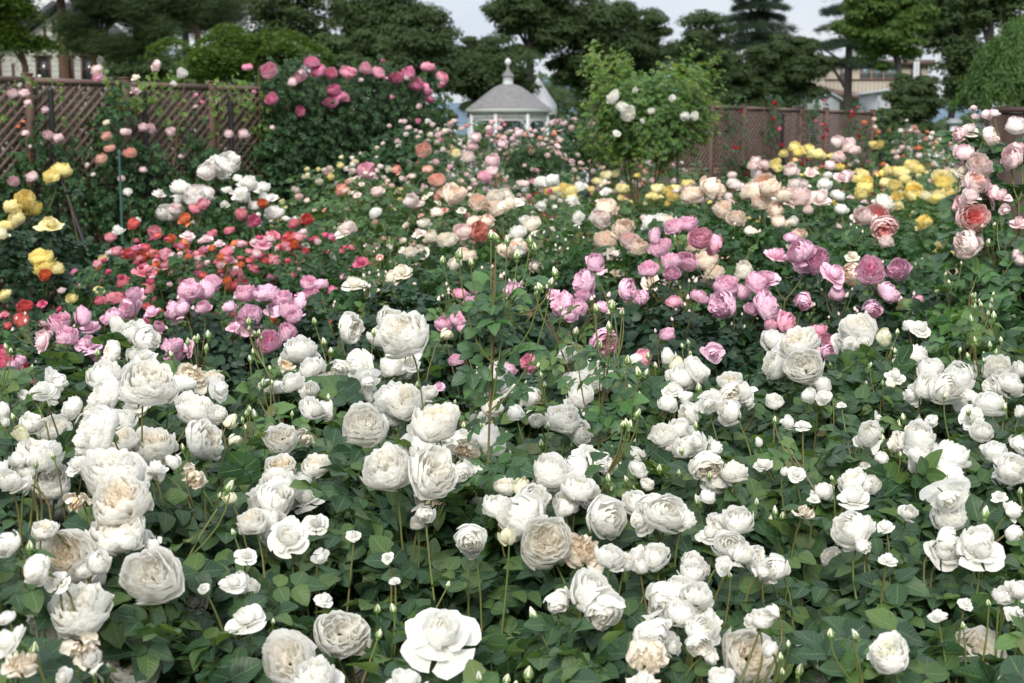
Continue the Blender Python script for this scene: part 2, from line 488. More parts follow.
def bloom_mesh(kind, seed, lod=0):
    r_ = random.Random(seed * 7 + 3)
    Vs, Qs, Ts, n = [], [], [], 0
    nu, nv = (7, 6) if lod == 0 else ((4, 3) if lod == 1 else (2, 2))

    def put(t):
        nonlocal n
        Vs.append(t[0]); Qs.append(t[1] + n); Ts.extend(t[2]); n += len(t[0])

    def ring(cnt, hw, P0, P1, P2, ruf, tint, spiral=0.08, jit=0.12, notch=0.2):
        ph = r_.uniform(0, 6.28)
        for i in range(cnt):
            a = ph + 2 * math.pi * i / cnt + r_.uniform(-jit, jit) * 2
            k = 1 + r_.uniform(-jit, jit) * 0.7
            put(petal_grid(a, hw * r_.uniform(0.88, 1.1), P0, (P1[0] * k, P1[1]), (P2[0] * k, P2[1] + r_.uniform(-jit, jit) * 0.6), ruf, r_, tint,
                           nu, nv, spiral * r_.choice((1, 1, -1)), notch, r_.uniform(-0.1, 0.1)))

    if kind == 'R':            # full cupped rosette
        op = r_.uniform(0.85, 1.05)
        ring(6, 0.80, (0.1, -0.74), (1.0, -0.80), (1.0, -0.12 - 0.16 * op), 0.055, 0.0, jit=0.16)
        ring(7, 0.70, (0.1, -0.70), (1.12, -0.66), (0.95, 0.10), 0.05, 0.03, jit=0.16)
        ring(7, 0.64, (0.1, -0.66), (1.08, -0.52), (0.90, 0.24), 0.07, 0.08, jit=0.15)
        ring(8, 0.56, (0.1, -0.6), (0.98, -0.40), (0.79, 0.33), 0.07, 0.15, jit=0.16)
        ring(8, 0.52, (0.1, -0.5), (0.84, -0.3), (0.68, 0.38), 0.065, 0.3, jit=0.18)
        ring(8, 0.5, (0.1, -0.4), (0.68, -0.2), (0.56, 0.40), 0.06, 0.5, jit=0.2)
        if lod == 2:
            ring(6, 0.6, (0.08, -0.3), (0.4, -0.2), (0.38, 0.33), 0.05, 0.8, jit=0.2)
            ring(4, 0.8, (0.05, -0.3), (0.2, -0.2), (0.14, 0.30), 0.04, 1.0, jit=0.2)
        else:
            ring(7, 0.5, (0.1, -0.3), (0.46, -0.2), (0.44, 0.34), 0.05, 0.7, jit=0.2)
            for i in range(20 if lod == 0 else 10):
                a = r_.uniform(0, 6.28); rr = 0.46 * math.sqrt(r_.random())
                put(blade(rr * math.cos(a), rr * math.sin(a), a + r_.choice((math.pi / 2, math.pi / 2, 0, r_.uniform(0, 3))) + r_.uniform(-0.3, 0.3),
                          r_.uniform(0.12, 0.22), -0.2, 0.27 + 0.07 * r_.random() - 0.12 * (0.46 - rr), r_.uniform(-0.5, 0.5), r_, 0.75 + 0.25 * r_.random(),
                          4 if lod == 0 else 2, 4 if lod == 0 else 2))
    elif kind == 'G':          # globular, petals still wrapped
        ring(6, 0.78, (0.1, -0.8), (1.05, -0.85), (1.03, 0.0 + r_.uniform(-0.25, 0.1)), 0.09, 0.0, jit=0.2)
        ring(6, 0.76, (0.1, -0.75), (1.18, -0.55), (0.84, 0.40), 0.08, 0.05, notch=0.25, jit=0.18)
        ring(6, 0.72, (0.1, -0.7), (1.10, -0.35), (0.64, 0.58), 0.07, 0.1, notch=0.25, jit=0.16)
        ring(6, 0.7, (0.1, -0.6), (0.92, -0.25), (0.46, 0.62), 0.06, 0.2, notch=0.22)
        ring(5, 0.78, (0.1, -0.5), (0.66, -0.1), (0.24, 0.66), 0.04, 0.4)
        ring(4, 0.9, (0.05, -0.4), (0.36, 0.0), (0.08, 0.62), 0.03, 0.6)
        if r_.random() < 0.6:
            ring(2, 0.7, (0.1, -0.78), (0.9, -0.95), (1.15, -0.55), 0.09, 0.0, jit=0.5)
    elif kind == 'O':          # loose, outer petals spread flat and reflexed
        ring(5, 0.74, (0.05, -0.35), (0.65, -0.44), (1.16, -0.30), 0.055, 0.0, jit=0.14, notch=0.12)
        ring(4, 0.76, (0.05, -0.3), (0.66, -0.36), (0.94, -0.02), 0.05, 0.05, jit=0.16, notch=0.15)
        ring(5, 0.8, (0.05, -0.3), (0.72, -0.2), (0.42, 0.52), 0.05, 0.12)
        ring(5, 0.8, (0.05, -0.25), (0.5, -0.05), (0.2, 0.6), 0.05, 0.3)
        ring(4, 0.9, (0.05, -0.2), (0.28, 0.0), (0.06, 0.56), 0.03, 0.7)
    elif kind == 'H':          # half-open bud
        ring(4, 0.85, (0.08, -0.95), (1.05, -0.9), (0.78, 0.38), 0.08, 0.0, notch=0.3, jit=0.2)
        ring(4, 0.95, (0.08, -0.9), (1.12, -0.5), (0.42, 0.82), 0.04, 0.1, notch=0.3)
        ring(4, 0.95, (0.08, -0.85), (0.95, -0.2), (0.22, 0.92), 0.03, 0.2, notch=0.3)
        ring(3, 1.2, (0.08, -0.8), (0.6, 0.1), (0.05, 0.94), 0.02, 0.4)
    elif kind == 'S':          # spent: collapsed and browned
        ring(5, 0.7, (0.1, -0.6), (0.9, -0.7), (1.0, -0.3), 0.16, 0.15, jit=0.3)
        ring(7, 0.5, (0.1, -0.55), (1.0, -0.4), (0.7, 0.2), 0.14, 0.4, jit=0.35)
        ring(8, 0.4, (0.1, -0.5), (0.8, -0.2), (0.4, 0.35), 0.12, 0.75, jit=0.4)
        ring(7, 0.4, (0.1, -0.4), (0.5, 0), (0.15, 0.3), 0.1, 1.0, jit=0.4)
    elif kind == 'B':          # closed petals of a bud
        ring(3, 1.25, (0.08, -0.7), (1.05, -0.5), (0.1, 1.05), 0.02, 0.0, notch=0.15)
        ring(3, 1.25, (0.08, -0.7), (0.95, -0.3), (0.03, 1.12), 0.0, 0.1, notch=0.1)
    W_ = np.concatenate(Vs)
    p_ = [r_.uniform(0, 6.28) for _ in range(6)]
    W_ = W_ + 0.07 * np.stack([np.sin(2.3 * W_[:, 1] + p_[0]) + np.sin(3.1 * W_[:, 2] + p_[1]), np.sin(2.5 * W_[:, 0] + p_[2]) + np.sin(2.9 * W_[:, 2] + p_[3]),
                              1.3 * np.sin(2.7 * W_[:, 0] + p_[4]) * np.sin(2.2 * W_[:, 1] + p_[5])], 1) * (1.0 if kind != 'B' else 0.3)
    W_[:, 0] *= r_.uniform(.9, 1.08)
    Vs = [W_]
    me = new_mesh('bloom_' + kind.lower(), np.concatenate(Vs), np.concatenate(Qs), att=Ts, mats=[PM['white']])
    return me


def calyx_mesh(kind):
    b = MB(); r_ = random.Random(5)
    if kind == 'B':
        b.lathe([(0.12, -1.5), (0.3, -1.3), (0.42, -1.05), (0.38, -0.8), (0.5, -0.7)], sides=8)
        for i in range(5):
            V, Q, T = petal_grid(i * 1.257, 0.62, (0.35, -0.85), (1.12, -0.5), (0.12, r_.uniform(0.55, 1.15)), 0.02, r_, 0, 3, 5, 0.0, 0.6)
            b.add(V * np.array([1.05, 1.05, 1]), Q)
    else:
        z = -0.72
        b.lathe([(0.06, z - 0.32), (0.16, z - 0.2), (0.2, z - 0.05), (0.16, z + 0.04)], sides=8)
        for i in range(5):
            V, Q, T = petal_grid(i * 1.257, 0.28, (0.14, z), (0.4, z - 0.06), (0.72, z - 0.3), 0.03, r_, 0, 2, 4, 0.0, 0.7)
            b.add(V, Q)
    return new_mesh('calyx', np.concatenate(b.V), np.concatenate(b.Q), mats=[SEPAL])


BL = {(k, l): [bloom_mesh(k, s + 10 * l, l) for s in range(c)] for l in (0, 1, 2) for k, c in (('R', 8), ('G', 7), ('O', 5), ('H', 3), ('S', 3), ('B', 2))}
CAL = {'B': calyx_mesh('B'), 'x': calyx_mesh('x')}
SEG = {}


def axis_rot(ax, r_):
    z = Vector(ax).normalized()
    q = z.to_track_quat('Z', 'Y')
    return (q.to_matrix() @ Matrix.Rotation(r_.uniform(0, 6.28), 3, 'Z')).to_euler()


FACE = {'c': (0, -0.85, 0.62), 'u': (0, -0.5, 1), 'l': (-0.9, -0.55, 0.5), 'r': (0.9, -0.55, 0.5), 'd': (0.1, -0.9, -0.35), 'lu': (-0.45, -0.5, 0.8)}


class Flower:
    """one bloom or bud: world position, radius, kind, petal colour, axis"""
    def __init__(s, p, rad, kind, pm, ax, hero=True, px=None):
        s.p = np.array(p); s.rad = rad; s.kind = kind; s.pm = pm; s.ax = unit(np.array(ax, float)); s.hero = hero; s.px = px


HEROES = []      # blooms leaves must not stand in front of (their pixel position is only used to thin leaves there)


def place_flower(f, root, base, lod):
    big = f.kind
    me = rnd.choice(BL[(big, 0 if lod < 2 else 1)])
    o = bpy.data.objects.new('bud' if big in 'B' else 'bloom', me)
    col.objects.link(o)
    o.parent = root
    o.location = f.p - base
    o.rotation_euler = axis_rot(f.ax, rnd)
    s = f.rad
    sq = {'B': (1.0, 1.0, 1.0), 'H': (0.85, 0.85, 0.95)}.get(big, (1, 1, 1))
    o.scale = (s * sq[0] * rnd.uniform(0.93, 1.07), s * sq[1] * rnd.uniform(0.93, 1.07), s * sq[2] * rnd.uniform(0.9, 1.1))
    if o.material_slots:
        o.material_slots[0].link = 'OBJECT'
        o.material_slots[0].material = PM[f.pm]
    if big == 'S': o['label'] = 'spent bloom with browned petals'
    if lod == 0 and (big == 'B' or f.rad > 0.02):
        c = bpy.data.objects.new('calyx', CAL['B' if big == 'B' else 'x'])
        col.objects.link(c); c.parent = o
    return o


def bez(a, b, c, n):
    t = np.linspace(0, 1, n)[:, None]
    return (1 - t) ** 2 * a + 2 * t * (1 - t) * b + t * t * c


def canes_for(root, base, flowers, K, lod, leafP, leafN, leafS, lsize, r_, thick=1.0, base_spread=0.12):
    """branching canes that carry the flowers; returns nothing, adds children named cane and leaf positions"""
    if not flowers: return
    P = np.array([f.p for f in flowers])
    K = max(1, min(K, len(flowers)))
    cen = P[np.array(sorted(r_.sample(range(len(P)), K)))][:, :2].copy()
    for _ in range(6):
        d = ((P[:, None, :2] - cen[None]) ** 2).sum(2); w = d.argmin(1)
        for k in range(K):
            if (w == k).any(): cen[k] = P[w == k][:, :2].mean(0)
    sides = 6 if lod == 0 else 4
    for k in range(K):
        idx = np.where(w == k)[0]
        if len(idx) == 0: continue
        b = MB()
        zlow = P[idx][:, 2].min()
        j = np.array([*(cen[k] * 0.85 + base[:2] * 0.15), max(base[2] + 0.15, zlow - r_.uniform(0.12, 0.2))])
        a0 = np.array([base[0] + r_.uniform(-1, 1) * base_spread, base[1] + r_.uniform(-1, 1) * base_spread, base[2] - 0.03])
        mid = (a0 + j) / 2 + np.array([r_.uniform(-0.06, 0.06), r_.uniform(-0.06, 0.06), 0.02]) + (a0 - j) * np.array([0.15, 0.15, 0])
        L = bez(a0, mid, j, 9)
        r0 = 0.0044 * thick
        b.tube(L, np.linspace(r0, r0 * 0.6, 9), sides)
        if lod == 0:
            for t in range(14):
                i = r_.randrange(2, 8); q = L[i] + (L[i - 1] - L[i]) * r_.random(); dd = unit(np.array([r_.uniform(-1, 1), r_.uniform(-1, 1), -0.2]))
                b.tube([q, q + dd * 0.011], [0.0022, 0.0003], 3)
        for t in range(5 if lod == 0 else 2):
            q = L[r_.randrange(5, 9)]; leafP.append(q); leafN.append((r_.uniform(-0.9, 0.9), r_.uniform(-0.9, 0.4), 0.9)); leafS.append(lsize * r_.uniform(0.75, 1.05))
        for i in idx:
            f = flowers[i]
            e = f.p - f.ax * f.rad * (1.2 if f.kind == 'B' else 0.8)
            c = e - f.ax * 0.09; c[2] = min(c[2], e[2] - 0.03); c = c * 0.75 + 0.25 * np.array([j[0], j[1], e[2] - 0.1])
            B_ = bez(j, c, e, 8)
            b.tube(B_, np.linspace(r0 * 0.6, 0.0011 if f.kind == 'B' else 0.0014, 8), max(3, sides - 1), 1)
            for t in range((5 if f.kind != 'B' else 2) if lod == 0 else 2):
                q = B_[r_.randrange(2, 6)]
                sp_ = 0.03 if lod == 0 else 0.015; leafP.append(q + np.array([r_.uniform(-sp_, sp_), r_.uniform(-sp_, sp_), r_.uniform(-0.02, 0.0)]))
                leafN.append((r_.uniform(-0.7, 0.7), r_.uniform(-0.9, 0.4), 1.0)); leafS.append(lsize * r_.uniform(0.75, 1.05))
        o = b.build('cane', [CANE, STEM], root, smooth=True)
        o.data.transform(Matrix.Translation(-Vector(base)))


def clear_heroes(P, S, rs, keep=0.05, k=0.5, reach=1.2):
    """leaves that would hang right in front of a flower are bent away: drop them"""
    if not HEROES or len(P) == 0: return np.ones(len(P), bool)
    H = np.array(HEROES)
    x, y, d = project(P)
    ok = np.ones(len(P), bool)
    rl = F * S * reach / d
    for i in range(0, len(P), 4000):
        s = slice(i, i + 4000)
        dd = np.hypot(x[s, None] - H[None, :, 0], y[s, None] - H[None, :, 1])
        hit = (dd < H[None, :, 2] * k + rl[s, None] * 0.55) & (d[s, None] < H[None, :, 3] + 0.015)
        ok[s] = ~hit.any(1) | (rs.random(len(P[s])) < keep)
    return ok


def covers(p, rad, k=0.55):
    """would a small flower or shoot at p hang in front of one of the big blooms?"""
    if not HEROES: return False
    H = np.array(HEROES)
    x, y, d = project(np.asarray(p)[None])
    return bool(((np.hypot(x[0] - H[:, 0], y[0] - H[:, 1]) < H[:, 2] * k + F * rad / d[0]) & (d[0] < H[:, 3] + 0.02) & (H[:, 2] > 16)).any())


def dome_points(n, base, rx, ry, h, rs, z0=0.1, inner=0.45):
    """points through the leafy shell of a flat-topped dome"""
    a = rs.uniform(0, 2 * math.pi, n)
    rho = np.sqrt(rs.random(n))
    lump = 1 + 0.10 * np.sin(3 * a + rs.uniform(0, 6)) + 0.06 * np.sin(7 * a + rs.uniform(0, 6))
    side = rs.random(n) < 0.38
    dep = np.minimum(1, rs.exponential(0.16, n))
    zt = h * (1 - 0.55 * rho ** 3.2) * (1 + 0.05 * np.sin(5 * a + 4 * rho))
    z = np.where(side, h * (z0 + (0.55 - z0) * rs.random(n)), zt - dep * h * inner)
    rr = np.where(side, 1 - 0.5 * dep, rho) * lump
    P = np.stack([base[0] + rr * rx * np.cos(a), base[1] + rr * ry * np.sin(a), base[2] + z], 1)
    N = np.stack([rr * np.cos(a) * 0.9, rr * np.sin(a) * 0.9, np.where(side, 0.5, 1.0)], 1) + 0.45 * rs.normal(size=(n, 3))
    N[:, 2] = np.abs(N[:, 2])
    return P, N


def rose_bush(name, label, group, base, rx, ry, h, heroes, nleaf, lsize, leafmat, lod, rand=None, canes=8, cat='rose bush', shoots=0):
    """rand: (count, petal colours, radius, kinds) for the many small blooms spread over the dome"""
    base = np.array([base[0], base[1], base[2] if len(base) > 2 else 0.0])
    root = empty(name, base, label, cat, group)
    rs = np.random.default_rng(abs(hash((round(base[0] * 100), round(base[1] * 100), 7))) % (2 ** 31))
    r_ = random.Random(int(rs.integers(1 << 30)))
    fl = list(heroes)
    if rand:
        cnt, pms, rad, kinds = rand
        for i in range(cnt):
            a = r_.uniform(0, 2 * math.pi); rho = math.sqrt(r_.random())
            if r_.random() < 0.3:
                z = h * r_.uniform(0.35, 0.75); rr = 0.98
            else:
                z = h * (1 - 0.5 * rho ** 3) + r_.uniform(-0.02, 0.09) * h; rr = rho
            if math.sin(a) > 0.55 and rr > 0.8: a = -a
            ax = (rr * math.cos(a) * 0.8, rr * math.sin(a) * 0.8 - 0.35, 0.9)
            if lod == 0 and covers((base[0] + rr * rx * math.cos(a), base[1] + rr * ry * math.sin(a), base[2] + z), rad): continue
            fl.append(Flower((base[0] + rr * rx * math.cos(a), base[1] + rr * ry * math.sin(a), base[2] + z), rad * r_.uniform(0.7, 1.15),
                             r_.choice(kinds), r_.choice(pms), ax, False))
    sp, sn, ss_ = [], [], []
    for i in range(int(shoots * 2.0)):
        a = r_.uniform(0, 2 * math.pi); rho = math.sqrt(r_.random()) * 0.95
        q0 = np.array([rho * rx * math.cos(a), rho * ry * math.sin(a), h * (1 - 0.5 * rho ** 3) - r_.uniform(0.14, 0.22)])
        hgt = r_.uniform(0.17, 0.33); q1 = q0 + np.array([r_.uniform(-.15, .15), r_.uniform(-.1, .1), hgt])
        if any(covers(base + q0 * (1 - t) + q1 * t, 0.01, 0.45) for t in (0.4, 0.6, 0.8, 1.0, 1.12)): continue
        L = bez(q0, (q0 + q1) / 2 + np.array([r_.uniform(-.06, .06), r_.uniform(-.05, .05), 0.02]), q1, 9)
        b = MB(); b.tube(L, np.linspace(0.0028, 0.0013, 9), 5)
        for t in range(r_.choice((1, 2, 3, 4, 5))):
            e = q1 + np.array([r_.uniform(-.035, .035), r_.uniform(-.03, .03), r_.uniform(-0.01, .05)])
            b.tube(bez(L[6], (L[6] + e) / 2 + np.array([(e - L[6])[0] * .4, (e - L[6])[1] * .4, 0]), e, 5), [0.0013] * 5, 4, 1)
            rb = r_.uniform(0.0055, 0.0085) * (1.25 if r_.random() < .25 else 1)
            fl.append(Flower(base + e + np.array([0, 0, rb * 1.1]), rb, 'B', r_.choice(('yellowbud', 'yellowbud', 'pure')) if lod == 0 and name.startswith('white') else 'blush', (r_.gauss(0, .2), r_.gauss(0, .2), 1), False))
        b.build('shoot', [REDSTEM if r_.random() < .5 else STEM, STEM], root, smooth=True)
        for t in range(r_.randrange(7, 12)):
            j = r_.randrange(1, 8); sp.append(L[j] + base); sn.append((r_.uniform(-.9, .9), r_.uniform(-1, .3), 0.8)); ss_.append(lsize * r_.uniform(.5, .85))
    if sp:
        sp, sn, ss_ = np.array(sp), np.array(sn), np.array(ss_); ok = clear_heroes(sp, ss_, rs, 0.15, 0.4)
        V, Q, U = scatter(COMP['near'], sp[ok] - base, sn[ok], ss_[ok], rs)
        link('young_foliage', new_mesh('young_foliage', V, Q, uv=U, mats=[YOUNG]), root)
    fl.sort(key=lambda f: -f.rad if f.kind != 'B' else -0.5 * f.rad)
    P0, N0 = dome_points(nleaf, base, rx, ry, h, rs)
    S0 = lsize * rs.uniform(0.7, 1.1, nleaf)
    hf = [f for f in heroes if f.kind != 'B']
    if hf:
        H = np.array([f.p for f in hf]); D = np.hypot(P0[:, None, 0] - H[None, :, 0], P0[:, None, 1] + 0.03 - H[None, :, 1])
        near_ = D.argmin(1); cap = H[near_, 2] - 0.02 - 0.06 * rs.random(nleaf)
        P0[:, 2] = np.where((D.min(1) < 0.11) & (P0[:, 2] > cap), cap, P0[:, 2])
    lp, ln, ls = [], [], []
    canes_for(root, base, [f for f in fl if f.hero or (lod < 2 and f.kind != 'B')][:60], canes, lod, lp, ln, ls, lsize, r_)
    P = np.concatenate([P0, np.array(lp).reshape(-1, 3)]); N = np.concatenate([N0, np.array(ln).reshape(-1, 3)]); S = np.concatenate([S0, np.array(ls)])
    ok = clear_heroes(P, S, rs)
    V, Q, U = scatter(COMP['near' if lod == 0 else ('mid' if lod == 1 else 'far')], P[ok] - base, N[ok], S[ok], rs)
    fo = link('foliage', new_mesh('foliage', V, Q, uv=U, mats=[leafmat]), root)
    nb = {'bud': 0, 'bloom': 0}; rest = []
    for f in fl:
        key = 'bud' if f.kind == 'B' else 'bloom'
        nb[key] += 1
        if nb[key] > 98: rest.append(f); continue
        place_flower(f, root, base, lod)
    if rest:
        b = MB()
        for f in rest:
            me = BL[(f.kind, 2)][0]
            V = np.zeros(len(me.vertices) * 3); me.vertices.foreach_get('co', V); V = V.reshape(-1, 3)
            Q = np.zeros(len(me.loops), int); me.loops.foreach_get('vertex_index', Q)
            M = np.array(axis_rot(f.ax, rnd).to_matrix())
            b.add((V @ M.T) * f.rad + f.p - base, Q.reshape(-1, 4))
        o = b.build('small_blooms', PM[rest[0].pm], root, smooth=True); o['kind'] = 'stuff'
    return root

# ------------------------------------------------------------------ structure: ground, path, hills
SOIL = simple('soil', (0.085, 0.055, 0.038), 0.95, c2=(0.045, 0.03, 0.022), scale=3, bump=0.6)
b = MB()
n = 60
xs = np.linspace(-1, 1, n); xs = np.sign(xs) * np.abs(xs) ** 3 * 900
ys = np.concatenate([np.linspace(-6, 30, 80), np.linspace(31, 1500, 30)])
X, Y = np.meshgrid(xs, ys)
Z = 0.02 * np.sin(X * 2.1) * np.sin(Y * 1.7) * (np.abs(X) < 30)
V = np.stack([X.ravel(), Y.ravel(), Z.ravel()], 1)
w_ = len(xs)
Q = [(j * w_ + i, j * w_ + i + 1, (j + 1) * w_ + i + 1, (j + 1) * w_ + i) for j in range(len(ys) - 1) for i in range(w_ - 1)]
b.add(V, Q)
GROUNDM = simple('garden_earth', (0.085, 0.058, 0.04), 0.95, c2=(0.04, 0.028, 0.02), scale=2.5, bump=0.6)
g_ = b.build('ground', GROUNDM, smooth=True); g_['kind'] = 'structure'
b = MB()
b.add([(-60, 24.5, 0.03), (60, 24.5, 0.03), (60, 95, 0.03), (-60, 95, 0.03)], [(0, 1, 2, 3)])
g_ = b.build('lawn', simple('lawn_green', (0.05, 0.10, 0.03), 0.9, c2=(0.07, 0.12, 0.035), scale=1.5, bump=0.4)); g_['kind'] = 'structure'
# far forested ridge, distance haze painted in as a blue-grey base colour
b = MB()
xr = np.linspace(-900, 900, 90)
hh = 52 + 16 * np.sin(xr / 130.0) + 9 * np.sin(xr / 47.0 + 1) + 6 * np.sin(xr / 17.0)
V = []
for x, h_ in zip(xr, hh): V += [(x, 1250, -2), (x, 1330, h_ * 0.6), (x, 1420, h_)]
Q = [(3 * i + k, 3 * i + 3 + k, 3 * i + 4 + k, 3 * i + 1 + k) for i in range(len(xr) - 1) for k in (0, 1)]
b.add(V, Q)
g_ = b.build('hills', simple('hazy_forest_ridge', (0.10, 0.15, 0.20), 1.0, c2=(0.07, 0.11, 0.15), scale=0.02), smooth=True); g_['kind'] = 'structure'

# ------------------------------------------------------------------ catalogue of the flowers seen in the photograph
TILES = {'T1': (0, 300, 3.594), 'T2': (256, 300, 3.594), 'T3': (512, 300, 3.594), 'T4': (768, 300, 3.594),
         'T5': (0, 490, 3.539), 'T6': (256, 490, 3.539), 'T7': (512, 490, 3.539), 'T8': (768, 490, 3.539),
         'U1': (0, 180, 3.012), 'U2': (340, 180, 3.012), 'U3': (680, 180, 2.977),
         'V0': (0, 0, 3.012), 'V1': (340, 0, 3.012), 'V2': (680, 0, 2.977)}


def cat_px(tile, text):
    x0, y0, s = TILES[tile]
    out = []
    for tok in text.split():
        q = tok.split(',')
        out.append((x0 + float(q[0]) / s, y0 + float(q[1]) / s, float(q[2]) / s, q[3] if len(q) > 3 else 'R', q[4] if len(q) > 4 else 'u', q[5] if len(q) > 5 else None))
    return out


